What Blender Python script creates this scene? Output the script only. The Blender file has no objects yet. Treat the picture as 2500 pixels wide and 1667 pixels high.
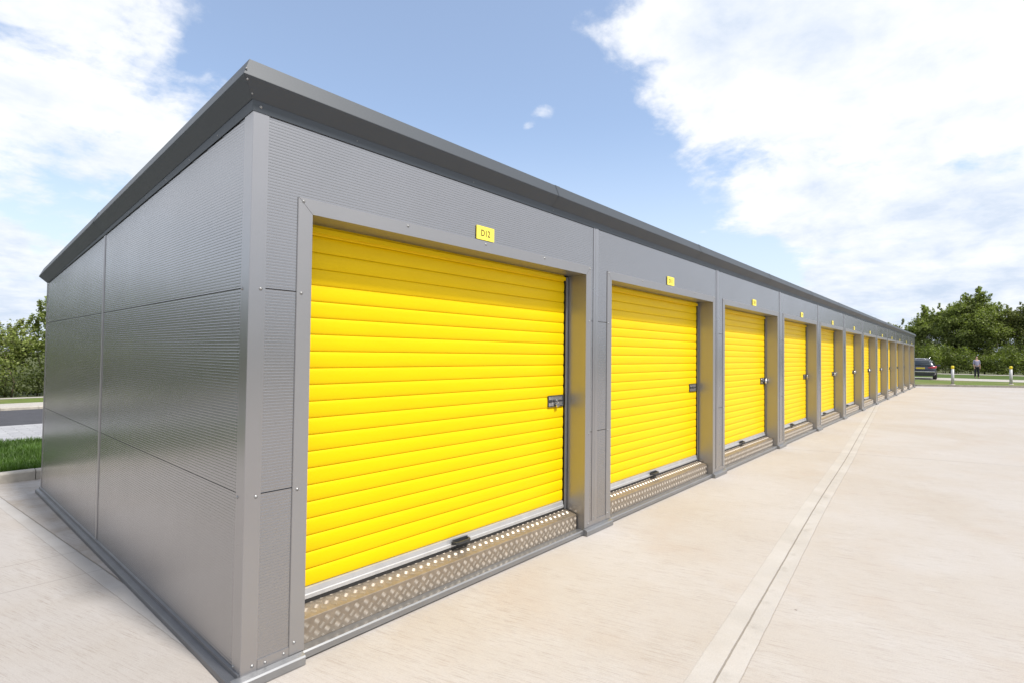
import bpy, bmesh, math, random
import numpy as np
from mathutils import Vector, Matrix
random.seed(7); RNG = np.random.default_rng(7)
sc = bpy.context.scene
COL = sc.collection
PI = math.pi

# ------------------------------------------------------------------ helpers
def tag(o, label=None, cat=None, group=None, kind=None):
    if label: o['label'] = label
    if cat: o['category'] = cat
    if group: o['group'] = group
    if kind: o['kind'] = kind
    return o

def empty(name, loc=(0, 0, 0), rz=0.0):
    o = bpy.data.objects.new(name, None); COL.objects.link(o)
    o.location = loc; o.rotation_euler = (0, 0, rz); o.empty_display_size = 0.2
    return o

class MB:
    def __init__(s): s.v = []; s.f = []; s.sm = []
    def quad(s, a, b, c, d, smooth=False):
        i = len(s.v); s.v += [a, b, c, d]; s.f.append((i, i+1, i+2, i+3)); s.sm.append(smooth)
    def face(s, pts, smooth=False):
        i = len(s.v); s.v += list(pts); s.f.append(tuple(range(i, i+len(pts)))); s.sm.append(smooth)
    def box(s, x0, x1, y0, y1, z0, z1):
        i = len(s.v)
        s.v += [(x0,y0,z0),(x1,y0,z0),(x1,y1,z0),(x0,y1,z0),(x0,y0,z1),(x1,y0,z1),(x1,y1,z1),(x0,y1,z1)]
        for q in ((0,3,2,1),(4,5,6,7),(0,1,5,4),(1,2,6,5),(2,3,7,6),(3,0,4,7)):
            s.f.append(tuple(i+k for k in q)); s.sm.append(False)
    def prism(s, pts, fn0, fn1, caps=True):
        """pts: 2-D polygon; fn0/fn1 map a 2-D point to the 3-D start / end ring"""
        n = len(pts); i = len(s.v)
        s.v += [fn0(*p) for p in pts] + [fn1(*p) for p in pts]
        for k in range(n):
            s.f.append((i+k, i+(k+1) % n, i+n+(k+1) % n, i+n+k)); s.sm.append(False)
        if caps:
            s.f.append(tuple(i+k for k in reversed(range(n)))); s.sm.append(False)
            s.f.append(tuple(i+n+k for k in range(n))); s.sm.append(False)
    def cyl(s, p0, p1, r0, r1=None, n=16, caps=True, smooth=True):
        if r1 is None: r1 = r0
        p0 = Vector(p0); p1 = Vector(p1); d = (p1-p0).normalized()
        a = d.orthogonal().normalized(); b = d.cross(a); i = len(s.v)
        for p, r in ((p0, r0), (p1, r1)):
            for k in range(n):
                t = 2*PI*k/n; s.v.append(tuple(p + a*math.cos(t)*r + b*math.sin(t)*r))
        for k in range(n):
            s.f.append((i+k, i+(k+1) % n, i+n+(k+1) % n, i+n+k)); s.sm.append(smooth)
        if caps:
            s.f.append(tuple(i+k for k in reversed(range(n)))); s.sm.append(False)
            s.f.append(tuple(i+n+k for k in range(n))); s.sm.append(False)
    def lathe(s, prof, n=24, c=(0, 0, 0), smooth=True):
        i = len(s.v)
        for r, z in prof:
            for k in range(n):
                t = 2*PI*k/n; s.v.append((c[0]+r*math.cos(t), c[1]+r*math.sin(t), c[2]+z))
        for j in range(len(prof)-1):
            for k in range(n):
                a = i+j*n; s.f.append((a+k, a+(k+1) % n, a+n+(k+1) % n, a+n+k)); s.sm.append(smooth)
    def torus_arc(s, c, R, r, t0, t1, ax='xz', n=14, m=8):
        pts = []
        for k in range(n+1):
            t = t0+(t1-t0)*k/n
            pts.append((c[0]+R*math.cos(t), c[1], c[2]+R*math.sin(t)))
        s.tube(pts, r, m)
    def tube(s, pts, r, m=8):
        rr = r if isinstance(r, (list, tuple)) else [r]*len(pts)
        i = len(s.v); P = [Vector(p) for p in pts]; up = Vector((0.13, 0.21, 0.97))
        for k, p in enumerate(P):
            d = (P[min(k+1, len(P)-1)]-P[max(k-1, 0)]).normalized()
            a = d.cross(up); a = a.normalized() if a.length > 1e-4 else d.orthogonal().normalized()
            b = d.cross(a)
            for j in range(m):
                t = 2*PI*j/m; s.v.append(tuple(p+(a*math.cos(t)+b*math.sin(t))*rr[k]))
        for k in range(len(P)-1):
            for j in range(m):
                a0 = i+k*m; s.f.append((a0+j, a0+(j+1) % m, a0+m+(j+1) % m, a0+m+j)); s.sm.append(True)
        s.f.append(tuple(i+j for j in reversed(range(m)))); s.sm.append(False)
        s.f.append(tuple(i+(len(P)-1)*m+j for j in range(m))); s.sm.append(False)
    def mesh(s, name, weld=False):
        me = bpy.data.meshes.new(name); me.from_pydata([tuple(v) for v in s.v], [], s.f)
        me.polygons.foreach_set('use_smooth', s.sm)
        if weld:
            bm = bmesh.new(); bm.from_mesh(me); bmesh.ops.remove_doubles(bm, verts=bm.verts, dist=1e-5)
            bm.to_mesh(me); bm.free()
        me.update(); return me
    def build(s, name, m, parent=None, loc=None, recalc=True, weld=False):
        me = s.mesh(name, weld)
        if recalc:
            bm = bmesh.new(); bm.from_mesh(me); bmesh.ops.recalc_face_normals(bm, faces=bm.faces); bm.to_mesh(me); bm.free()
        return place(name, me, m, parent, loc)

def place(name, me, m, parent=None, loc=None):
    if m is not None and len(me.materials) == 0: me.materials.append(m)
    o = bpy.data.objects.new(name, me); COL.objects.link(o)
    if parent: o.parent = parent
    if loc: o.location = loc
    return o

def copy_tree(o, parent=None):
    c = o.copy(); COL.objects.link(c); c.parent = parent
    for ch in list(o.children): copy_tree(ch, c)
    return c

def bevel(o, w=0.002, seg=2, ang=30):
    md = o.modifiers.new('bev', 'BEVEL'); md.width = w; md.segments = seg
    md.limit_method = 'ANGLE'; md.angle_limit = math.radians(ang)
    return o

# ------------------------------------------------------------------ node helper
class NT:
    def __init__(s, tree): s.t = tree; s.n = tree.nodes; s.l = tree.links
    def node(s, typ, **kw):
        n = s.n.new(typ)
        for k, v in kw.items():
            if k.startswith('i_'):
                key = k[2:]; key = int(key) if key.isdigit() else key.replace('_', ' ')
                sock = n.inputs[key]
                if hasattr(v, 'is_output') or isinstance(v, bpy.types.NodeSocket): s.l.new(v, sock)
                else: sock.default_value = v
            else: setattr(n, k, v)
        return n
    def m(s, op, a, b=None, c=None, clamp=False):
        n = s.n.new('ShaderNodeMath'); n.operation = op; n.use_clamp = clamp
        for i, v in enumerate((a, b, c)):
            if v is None: continue
            if isinstance(v, bpy.types.NodeSocket): s.l.new(v, n.inputs[i])
            else: n.inputs[i].default_value = v
        return n.outputs[0]
    def mix(s, f, a, b, mode='MIX'):
        n = s.n.new('ShaderNodeMix'); n.data_type = 'RGBA'; n.blend_type = mode
        for i, v in ((0, f), (6, a), (7, b)):
            if isinstance(v, bpy.types.NodeSocket): s.l.new(v, n.inputs[i])
            else: n.inputs[i].default_value = v if not isinstance(v, tuple) or len(v) == 4 else (*v, 1)
        return n.outputs[2]
    def ramp(s, f, stops, interp='LINEAR'):
        n = s.n.new('ShaderNodeValToRGB'); n.color_ramp.interpolation = interp
        e = n.color_ramp.elements
        while len(e) < len(stops): e.new(0.5)
        for k, (p, c) in enumerate(stops):
            e[k].position = p; e[k].color = c if len(c) == 4 else (*c, 1)
        s.l.new(f, n.inputs[0]); return n.outputs[0]
    def noise(s, vec=None, scale=5, detail=3, rough=0.5, dist=0.0, dim='3D'):
        n = s.n.new('ShaderNodeTexNoise'); n.noise_dimensions = dim
        n.inputs['Scale'].default_value = scale; n.inputs['Detail'].default_value = detail
        n.inputs['Roughness'].default_value = rough; n.inputs['Distortion'].default_value = dist
        if vec is not None: s.l.new(vec, n.inputs['Vector'])
        return n.outputs[0]
    def sstep(s, x, a, b):
        n = s.n.new('ShaderNodeMapRange'); n.interpolation_type = 'SMOOTHSTEP'
        s.l.new(x, n.inputs[0]); n.inputs[1].default_value = a; n.inputs[2].default_value = b
        n.inputs[3].default_value = 0; n.inputs[4].default_value = 1
        return n.outputs[0]

def newmat(name):
    m = bpy.data.materials.new(name); m.use_nodes = True
    nt = NT(m.node_tree); b = nt.n['Principled BSDF']
    return m, nt, b

def geo_pos(nt): return nt.node('ShaderNodeNewGeometry').outputs['Position']

def simple(name, col, rough=0.5, metal=0.0, var=0.06, scale=3.0, coat=0.0, rvar=0.08, bump=0.0, bscale=60):
    m, nt, b = newmat(name)
    tc = nt.node('ShaderNodeTexCoord').outputs['Object']
    n1 = nt.noise(tc, scale, 4, 0.6)
    dark = tuple(c*(1-var*2) for c in col); light = tuple(min(1, c*(1+var)) for c in col)
    nt.l.new(nt.ramp(n1, [(0.3, dark), (0.75, light)]), b.inputs['Base Color'])
    b.inputs['Metallic'].default_value = metal
    r = nt.m('ADD', nt.m('MULTIPLY', nt.noise(tc, scale*2.3, 3, 0.6), rvar*2), rough-rvar)
    nt.l.new(r, b.inputs['Roughness'])
    if coat: b.inputs['Coat Weight'].default_value = coat; b.inputs['Coat Roughness'].default_value = 0.15
    if bump:
        bn = nt.node('ShaderNodeBump', i_Strength=bump, i_Distance=0.002)
        nt.l.new(nt.noise(tc, bscale, 3, 0.6), bn.inputs['Height']); nt.l.new(bn.outputs[0], b.inputs['Normal'])
    return m

M = {}
M['clad'] = simple('cladding_silver_grey', (0.39, 0.388, 0.40), 0.25, 0.92, 0.03, 0.8, rvar=0.04)
M['flash'] = simple('flashing_silver_grey', (0.415, 0.41, 0.42), 0.29, 0.90, 0.03, 0.9, rvar=0.05)
M['gap'] = simple('shadow_gap_dark', (0.10, 0.10, 0.105), 0.8)
M['anth'] = simple('fascia_anthracite', (0.016, 0.026, 0.039), 0.50, 0.0, 0.05, 1.2, rvar=0.05)
M['anth'].node_tree.nodes['Principled BSDF'].inputs['Specular IOR Level'].default_value = 0.62; M['anth'].node_tree.nodes['Principled BSDF'].inputs['IOR'].default_value = 1.65
M['galv'] = simple('galvanised_steel', (0.31, 0.315, 0.325), 0.40, 0.75, 0.05, 5, rvar=0.06)
M['railbar'] = simple('bottom_bar_aluminium', (0.56, 0.57, 0.59), 0.42, 0.55, 0.05, 9, rvar=0.06)
M['frame'] = simple('frame_flashing_grey', (0.38, 0.375, 0.38), 0.40, 0.78, 0.03, 0.9, rvar=0.05)
M['siderail'] = simple('side_base_rail_shade_grey', (0.16, 0.165, 0.18), 0.4, 0.6, 0.06, 4)  # anthracite-like grey, with the shade of the side facing away painted in
M['tread'] = simple('aluminium_tread_plate', (0.37, 0.315, 0.255), 0.45, 0.75, 0.10, 22, rvar=0.05)
M['treadbar'] = simple('tread_plate_lightened_bars', (0.56, 0.50, 0.425), 0.38, 0.75, 0.10, 16, rvar=0.06)  # bars given a lighter colour that paints in their glint contrast
M['rubber'] = simple('black_rubber', (0.02, 0.02, 0.021), 0.6)
M['blackplastic'] = simple('black_plastic', (0.035, 0.037, 0.04), 0.4)
M['chrome'] = simple('bright_steel', (0.72, 0.72, 0.72), 0.22, 0.95, 0.05, 30)
M['brass'] = simple('brass', (0.72, 0.55, 0.28), 0.3, 0.9, 0.05, 30)
M['screw'] = simple('screw_steel', (0.33, 0.33, 0.33), 0.42, 0.7, 0.05, 40)
M['signyel'] = simple('sign_yellow', (0.95, 0.80, 0.10), 0.45, 0, 0.02, 9)
M['ink'] = simple('sign_ink_brown', (0.10, 0.06, 0.015), 0.6)
M['white'] = simple('white_paint', (0.52, 0.52, 0.52), 0.5, 0, 0.10, 5)
M['bolyel'] = simple('bollard_yellow', (0.85, 0.68, 0.03), 0.5, 0, 0.05, 5)
M['kerb'] = simple('kerb_concrete', (0.46, 0.425, 0.37), 0.85, 0, 0.14, 5, bump=0.4)
M['carpaint'] = simple('car_paint_navy', (0.035, 0.04, 0.075), 0.25, 0.5, 0.03, 3, coat=1.0)
M['glass'] = simple('dark_window_glass', (0.03, 0.04, 0.05), 0.06, 0.0, 0.02, 3)
M['tyre'] = simple('tyre_rubber', (0.02, 0.02, 0.02), 0.8)
M['redlens'] = simple('red_lens', (0.42, 0.02, 0.04), 0.2, 0, 0.05, 6, coat=0.8)
M['plate'] = simple('number_plate_yellow', (0.80, 0.60, 0.08), 0.5)
M['skin'] = simple('skin', (0.55, 0.36, 0.27), 0.6)
M['hair'] = simple('hair_dark', (0.06, 0.045, 0.035), 0.7)
M['shirt'] = simple('shirt_pale_lavender', (0.30, 0.29, 0.40), 0.8)
M['trouser'] = simple('trousers_black', (0.018, 0.019, 0.028), 0.85)
M['bark'] = simple('bark', (0.12, 0.09, 0.06), 0.9, 0, 0.3, 6, bump=0.6, bscale=15)
M['birchbark'] = simple('pale_bark', (0.42, 0.38, 0.33), 0.85, 0, 0.3, 6, bump=0.4, bscale=15)

# cladding: a little grime along the bottom, like on the plain flashings
def yellow_mat():
    m, nt, b = newmat('shutter_yellow')
    tc = nt.node('ShaderNodeTexCoord').outputs['Object']
    mp = nt.node('ShaderNodeMapping'); nt.l.new(tc, mp.inputs['Vector']); mp.inputs['Scale'].default_value = (0.8, 1, 6)
    n = nt.noise(mp.outputs[0], 2.2, 4, 0.6)
    nt.l.new(nt.ramp(n, [(0.3, (0.81, 0.54, 0.0)), (0.7, (0.86, 0.585, 0.0))]), b.inputs['Base Color'])
    b.inputs['Roughness'].default_value = 0.42
    b.inputs['IOR'].default_value = 1.38; b.inputs['Specular IOR Level'].default_value = 0.28
    return m
M['yellow'] = yellow_mat()

def concrete_mat(name, joints=True, base=((0.375, 0.338, 0.302), (0.415, 0.394, 0.382))):
    m, nt, b = newmat(name)
    pos = geo_pos(nt)
    sp = nt.node('ShaderNodeSeparateXYZ'); nt.l.new(pos, sp.inputs[0]); X, Y = sp.outputs[0], sp.outputs[1]
    # brushed streaks across the slab
    mp = nt.node('ShaderNodeMapping'); mp.vector_type = 'POINT'
    mp.inputs['Rotation'].default_value = (0, 0, math.radians(-14.5)+0.0); nt.l.new(pos, mp.inputs['Vector'])
    def stretched(sx, sy, scale, detail=4, rough=0.6):
        q = nt.node('ShaderNodeMapping'); q.inputs['Scale'].default_value = (sx, sy, 1)
        r = nt.node('ShaderNodeVectorRotate'); r.rotation_type = 'Z_AXIS'; r.inputs['Angle'].default_value = math.radians(-14.5)
        nt.l.new(pos, r.inputs['Vector']); nt.l.new(r.outputs[0], q.inputs['Vector'])
        return nt.noise(q.outputs[0], scale, detail, rough)
    big = nt.noise(pos, 0.55, 5, 0.62, 0.4)
    patch = nt.noise(pos, 2.1, 5, 0.65, 0.3)
    streak = stretched(16.0, 0.45, 3.6, 5, 0.75)
    fine = stretched(52.0, 1.3, 5.0, 3, 0.75)
    grain = nt.noise(pos, 190, 2, 0.7)
    c = nt.ramp(big, [(0.32, base[0]), (0.66, base[1])])
    c = nt.mix(nt.m('MULTIPLY', nt.sstep(patch, 0.50, 0.72), 0.40), c, (0.445, 0.432, 0.428))
    c = nt.mix(nt.m('MULTIPLY', nt.sstep(nt.noise(pos, 0.9, 4, 0.6), 0.52, 0.72), 0.38), c, (0.375, 0.312, 0.262))
    st = nt.m('ADD', nt.m('MULTIPLY', streak, 0.32), nt.m('MULTIPLY', fine, 0.68))
    stm = nt.m('MULTIPLY', nt.sstep(st, 0.505, 0.60), nt.m('ADD', nt.m('MULTIPLY', nt.sstep(patch, 0.35, 0.65), 0.34), 0.17))
    # joints --------------------------------------------------------------
    f1 = nt.m('ADD', nt.m('SUBTRACT', Y, nt.m('MULTIPLY', X, 0.087)), 1.740)       # main joint of the yard
    f1 = nt.m('ADD', f1, nt.m('ADD', nt.m('MULTIPLY', nt.sstep(X, 4.5, 9.5), 0.045), nt.m('MULTIPLY', nt.sstep(X, 9, 18), 0.02)))
    wob = nt.m('MULTIPLY', nt.m('SUBTRACT', nt.noise(pos, 5.0, 4, 0.7), 0.5), 0.010)
    f1 = nt.m('ADD', f1, wob)
    a1 = nt.m('ABSOLUTE', f1)
    gate1 = nt.m('LESS_THAN', Y, 0.35)
    groove = nt.m('MULTIPLY', nt.m('SUBTRACT', 1.0, nt.sstep(a1, 0.003, 0.007)), gate1)
    band = nt.m('MULTIPLY', nt.m('MULTIPLY', nt.m('GREATER_THAN', f1, -0.098), nt.m('LESS_THAN', f1, 0.117)), gate1)
    bedge = nt.m('MULTIPLY', nt.m('MAXIMUM', nt.m('SUBTRACT', 1.0, nt.sstep(nt.m('ABSOLUTE', nt.m('ADD', f1, 0.098)), 0.0015, 0.0045)),
                             nt.m('MULTIPLY', nt.m('SUBTRACT', 1.0, nt.sstep(nt.m('ABSOLUTE', nt.m('SUBTRACT', f1, 0.117)), 0.0015, 0.0045)), 0.4)), gate1)
    # joint beside the end wall
    f2 = nt.m('ADD', X, nt.m('MULTIPLY', Y, 0.0755)); f2 = nt.m('ADD', f2, -0.094)
    gate2 = nt.m('MULTIPLY', nt.m('GREATER_THAN', Y, 0.35), nt.m('LESS_THAN', X, 1.0))
    f2 = nt.m('ADD', f2, wob)
    groove2 = nt.m('MULTIPLY', nt.m('SUBTRACT', 1.0, nt.sstep(nt.m('ABSOLUTE', f2), 0.003, 0.008)), gate2)
    band2 = nt.m('MULTIPLY', nt.m('MULTIPLY', nt.m('GREATER_THAN', f2, -0.10), nt.m('LESS_THAN', f2, 0.0)), gate2)
    bedge2 = nt.m('MULTIPLY', nt.m('SUBTRACT', 1.0, nt.sstep(nt.m('ABSOLUTE', nt.m('ADD', f2, 0.10)), 0.001, 0.004)), gate2)
    # cross joints
    c1 = nt.m('ABSOLUTE', nt.m('SUBTRACT', nt.m('ADD', X, nt.m('MULTIPLY', Y, 0.30)), 8.87))
    c1 = nt.m('MINIMUM', c1, nt.m('ABSOLUTE', nt.m('SUBTRACT', nt.m('ADD', X, nt.m('MULTIPLY', Y, 0.30)), 19.6)))
    c1 = nt.m('MINIMUM', c1, nt.m('ABSOLUTE', nt.m('SUBTRACT', nt.m('ADD', X, nt.m('MULTIPLY', Y, 0.30)), 30.0)))
    g3 = nt.m('MULTIPLY', nt.m('MULTIPLY', nt.m('SUBTRACT', 1.0, nt.sstep(c1, 0.006, 0.02)), gate1), 0.55)
    yj = nt.m('ABSOLUTE', nt.m('SUBTRACT', Y, 2.81)); yj = nt.m('MINIMUM', yj, nt.m('ABSOLUTE', nt.m('SUBTRACT', Y, 2.21)))
    yj = nt.m('MINIMUM', yj, nt.m('ABSOLUTE', nt.m('SUBTRACT', Y, 5.5)))
    g4 = nt.m('MULTIPLY', nt.m('MULTIPLY', nt.m('SUBTRACT', 1.0, nt.sstep(yj, 0.003, 0.008)), nt.m('LESS_THAN', X, 0.0)), 0.5)
    if joints:
        bandm = nt.m('MAXIMUM', band, band2)
        stm = nt.m('MULTIPLY', stm, nt.m('SUBTRACT', 1.0, nt.m('MULTIPLY', bandm, 0.8)))
    c = nt.mix(stm, c, (0.20, 0.155, 0.122))
    if joints:
        c = nt.mix(nt.m('MULTIPLY', bandm, 0.48), c, nt.ramp(patch, [(0.35, (0.36, 0.352, 0.342)), (0.6, (0.455, 0.445, 0.435))]))
        # grime beside the groove
        gr = nt.m('MULTIPLY', nt.m('SUBTRACT', 1.0, nt.sstep(nt.m('ABSOLUTE', nt.m('ADD', f1, 0.03)), 0.0, 0.06)), nt.sstep(nt.noise(pos, 6, 5, 0.7), 0.5, 0.7))
        c = nt.mix(nt.m('MULTIPLY', nt.m('MULTIPLY', gr, gate1), 0.5), c, (0.26, 0.24, 0.215))
        gm = nt.m('MAXIMUM', nt.m('MAXIMUM', groove, groove2), nt.m('MAXIMUM', g3, g4))
        gm = nt.m('MAXIMUM', gm, nt.m('MULTIPLY', nt.m('MAXIMUM', bedge, bedge2), 0.45))
        c = nt.mix(nt.m('MULTIPLY', gm, 0.72), c, (0.13, 0.11, 0.09))
    stn = nt.m('MULTIPLY', nt.m('MULTIPLY', nt.m('GREATER_THAN', f2, 0.0), gate2), nt.sstep(nt.noise(pos, 2.6, 5, 0.7), 0.40, 0.62))
    c = nt.mix(nt.m('MULTIPLY', stn, 0.5), c, (0.26, 0.215, 0.165))
    # specks and pits
    v = nt.node('ShaderNodeTexVoronoi'); v.inputs['Scale'].default_value = 4.2; nt.l.new(pos, v.inputs['Vector'])
    vc = nt.node('ShaderNodeSeparateXYZ'); nt.l.new(v.outputs['Color'], vc.inputs[0])
    sm = nt.m('MULTIPLY', nt.m('LESS_THAN', v.outputs['Distance'], nt.m('MULTIPLY', vc.outputs[1], 0.050)), nt.m('GREATER_THAN', vc.outputs[0], 0.62))
    c = nt.mix(nt.m('MULTIPLY', sm, 0.75), c, (0.12, 0.10, 0.085))
    sc_ = nt.sstep(stretched(7.0, 1.0, 1.3, 6, 0.8), 0.69, 0.74)
    c = nt.mix(nt.m('MULTIPLY', sc_, 0.5), c, (0.22, 0.21, 0.20))
    c = nt.mix(0.10, c, nt.ramp(grain, [(0.3, (0.2, 0.18, 0.15)), (0.7, (0.8, 0.75, 0.7))]))
    nt.l.new(c, b.inputs['Base Color']); b.inputs['Roughness'].default_value = 0.82
    b.inputs['Specular IOR Level'].default_value = 0.25
    h = nt.m('ADD', nt.m('MULTIPLY', fine, 0.5), nt.m('MULTIPLY', grain, 0.35))
    if joints: h = nt.m('SUBTRACT', h, nt.m('MULTIPLY', gm, 2.5))
    bp = nt.node('ShaderNodeBump', i_Strength=0.35, i_Distance=0.004); nt.l.new(h, bp.inputs['Height'])
    nt.l.new(bp.outputs[0], b.inputs['Normal'])
    return m
M['concrete'] = concrete_mat('yard_concrete')

def ground_mat(name, c0, c1, scale=1.5, rough=0.95, c2=None):
    m, nt, b = newmat(name); pos = geo_pos(nt)
    n = nt.noise(pos, scale, 6, 0.7); n2 = nt.noise(pos, scale*14, 4, 0.7)
    c = nt.ramp(n, [(0.3, c0), (0.7, c1)])
    c = nt.mix(0.35, c, nt.ramp(n2, [(0.3, tuple(k*0.5 for k in c0)), (0.7, tuple(min(1, k*1.3) for k in c1))]))
    if c2: c = nt.mix(nt.sstep(nt.noise(pos, scale*0.35, 4, 0.6), 0.5, 0.65), c, c2)
    nt.l.new(c, b.inputs['Base Color']); b.inputs['Roughness'].default_value = rough
    b.inputs['Specular IOR Level'].default_value = 0.2
    bp = nt.node('ShaderNodeBump', i_Strength=0.6, i_Distance=0.02); nt.l.new(n2, bp.inputs['Height']); nt.l.new(bp.outputs[0], b.inputs['Normal'])
    return m
M['turf'] = ground_mat('turf_ground', (0.045, 0.08, 0.016), (0.08, 0.125, 0.025), 1.2, c2=(0.11, 0.13, 0.04))
M['turfdry'] = ground_mat('turf_dry', (0.08, 0.12, 0.025), (0.15, 0.19, 0.045), 0.8, c2=(0.19, 0.17, 0.08))
M['asphalt'] = ground_mat('asphalt', (0.055, 0.055, 0.062), (0.085, 0.085, 0.095), 2.5, 0.8)
M['palepave'] = ground_mat('pale_footway', (0.36, 0.34, 0.31), (0.46, 0.43, 0.39), 1.0)
M['soil'] = ground_mat('soil_ground', (0.05, 0.06, 0.02), (0.09, 0.10, 0.035), 0.4)

def block_mat():
    m, nt, b = newmat('grey_block_paving'); pos = geo_pos(nt)
    br = nt.node('ShaderNodeTexBrick'); nt.l.new(pos, br.inputs['Vector'])
    br.inputs['Scale'].default_value = 1.0; br.inputs['Brick Width'].default_value = 0.4; br.inputs['Row Height'].default_value = 0.2
    br.inputs['Mortar Size'].default_value = 0.008
    br.inputs['Color1'].default_value = (0.28, 0.28, 0.30, 1); br.inputs['Color2'].default_value = (0.40, 0.40, 0.41, 1); br.inputs['Mortar'].default_value = (0.16, 0.16, 0.15, 1)
    nt.l.new(nt.mix(0.3, br.outputs[0], nt.ramp(nt.noise(pos, 3, 5, 0.7), [(0.3, (0.2, 0.2, 0.22)), (0.7, (0.5, 0.5, 0.5))])), b.inputs['Base Color'])
    b.inputs['Roughness'].default_value = 0.85
    return m
M['block'] = block_mat()

def leaf_mat(name, dark, light, trans=0.35):
    m, nt, b = newmat(name)
    g = nt.node('ShaderNodeNewGeometry'); r = g.outputs['Random Per Island']
    c = nt.ramp(r, [(0.0, dark), (0.55, tuple((a+b_)/2 for a, b_ in zip(dark, light))), (1.0, light)])
    n = nt.noise(g.outputs['Position'], 0.9, 3, 0.6)
    c = nt.mix(nt.m('MULTIPLY', nt.sstep(n, 0.42, 0.68), 0.55), c, tuple(k*1.5 for k in light))
    nt.l.new(c, b.inputs['Base Color']); b.inputs['Roughness'].default_value = 0.5
    b.inputs['Specular IOR Level'].default_value = 0.35
    tr = nt.node('ShaderNodeBsdfTranslucent'); nt.l.new(nt.mix(1.0, c, (1.5, 1.7, 0.6), 'MULTIPLY'), tr.inputs[0])
    mx = nt.node('ShaderNodeMixShader'); mx.inputs[0].default_value = trans
    nt.l.new(b.outputs[0], mx.inputs[1]); nt.l.new(tr.outputs[0], mx.inputs[2])
    nt.l.new(mx.outputs[0], nt.n['Material Output'].inputs[0])
    return m
M['leafmid'] = leaf_mat('leaves_mid_green', (0.075, 0.098, 0.026), (0.25, 0.29, 0.085))
M['leafolive'] = leaf_mat('leaves_olive', (0.070, 0.085, 0.025), (0.23, 0.245, 0.085))
M['leafdark'] = leaf_mat('leaves_dark', (0.035, 0.048, 0.014), (0.105, 0.13, 0.038))
M['leafhedge'] = leaf_mat('leaves_hedge', (0.052, 0.074, 0.016), (0.18, 0.22, 0.05))
M['blade'] = leaf_mat('grass_blades', (0.030, 0.065, 0.010), (0.088, 0.155, 0.030), 0.32)

# ------------------------------------------------------------------ measures of the building (metres)
W = 2.969; NU = 12; XE = 35.95; H = 2.678; D = 5.57; HR = 2.292
OL, OR_, OT = 0.303, 2.842, 2.243
def wall_top(y): return H + (HR-H)*y/D
ZS1, ZS2 = 1.8405, 0.8684
ZG = -0.014
def gz(y): return ZG if y < 0.4 else ZG - 0.0185*(y-0.4) if y < 32 else ZG - 0.0185*31.6

block = empty('storage_unit_block')
tag(block, 'long silver grey storage building with twelve yellow roller shutters and dark sloping fascia', 'storage building')

# wall core behind the cladding
mb = MB()
for n in range(NU+1):
    x0 = (n-1)*W+OR_+0.004 if n else 0.006
    x1 = n*W+OL-0.004 if n < NU else XE-0.006
    mb.box(x0, x1, 0.007, 0.32, -0.02, 2.246)
mb.box(0.006, XE-0.006, 0.007, 0.32, 2.246, 2.63)
def side_core(x0, x1):
    mb.prism([(0.32, -0.2), (D-0.006, -0.2), (D-0.006, wall_top(D)-0.005), (0.32, wall_top(0.32)-0.01)],
             lambda y, z: (x0, y, z), lambda y, z: (x1, y, z))
side_core(0.006, 0.06); side_core(XE-0.06, XE-0.006)
mb.box(0.06, XE-0.06, D-0.06, D-0.006, -0.2, HR-0.02)
mb.build('wall', M['gap'], block)

PITCH = 0.015; AMP = 0.00052
RT = (0.0, 0.14, 0.36, 0.50); RH = (-0.0009, -0.00046, -0.00046, -0.0009)
def rib_rows(z0, z1):
    out = [z0]; k = int(math.floor(z0/PITCH))
    while k*PITCH < z1:
        out += [(k+t)*PITCH for t in RT if z0+1e-5 < (k+t)*PITCH < z1-1e-5]; k += 1
    out.append(z1); return out
def rib_h(z):
    t = (z/PITCH) % 1.0
    T = RT+(1.0,); Hh = RH+(RH[0],)
    for i in range(4):
        if T[i]-1e-9 <= t <= T[i+1]+1e-9: return Hh[i]+(Hh[i+1]-Hh[i])*(t-T[i])/(T[i+1]-T[i])
    return Hh[0]
def ribbed(rects, axis, sign, name, parent, umax=None):
    """rects (u0,u1,z0,z1); axis 'x': front face at y=0 bulging to -y; axis 'y': face at x=0 bulging to -x"""
    mb = MB(); 
    for u0, u1, z0, z1 in rects:
        rows = rib_rows(z0, z1); i = len(mb.v)
        for z in rows:
            h = rib_h(z)
            a, b = u0, u1
            if umax: b = max(u0+1e-4, min(u1, umax(z)))
            for u in (a, b):
                mb.v.append((u, h, z) if axis == 'x' else (h, u, z))
        for k in range(len(rows)-1):
            q = (i+2*k, i+2*k+1, i+2*k+3, i+2*k+2)
            mb.f.append(q if axis == 'x' else q[::-1]); mb.sm.append(False)
    return mb.build(name, M['clad'], parent, recalc=False)

CV0, CV1 = -0.01, 0.07     # seam cover relative to n*W
def pier_rects(u0, u1):
    return [(u0, u1, 0.085, ZS2-0.0025), (u0, u1, ZS2+0.0025, ZS1-0.0025), (u0, u1, ZS1+0.0025, H)]
for n in range(NU):
    x0 = n*W
    a = x0+CV1-0.01 if n else 0.03
    b = x0+W+CV0+0.01 if n < NU-1 else XE-0.03
    r = pier_rects(a, x0+OL-0.002) + pier_rects(x0+OR_+0.002, b) + [(x0+OL-0.002, x0+OR_+0.002, OT+0.01, H)]
    ribbed(r, 'x', 1, 'wall_panel', block)

def um(z): return D if z <= HR else (H-z)/(H-HR)*D
SY = 2.835
for (a, b) in ((0.03, SY), (SY+0.0, D-0.02)):
    for (z0, z1) in ((-0.13, ZS2-0.0015), (ZS2+0.0015, ZS1-0.0022), (ZS1+0.0022, H-0.002)):
        ribbed([(a+(0.02 if a > 1 else 0), b-(0.02 if b < 3 else 0), z0, z1)], 'y', 1, 'end_wall_panel', block,
               umax=um if z1 > HR else None)
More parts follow.
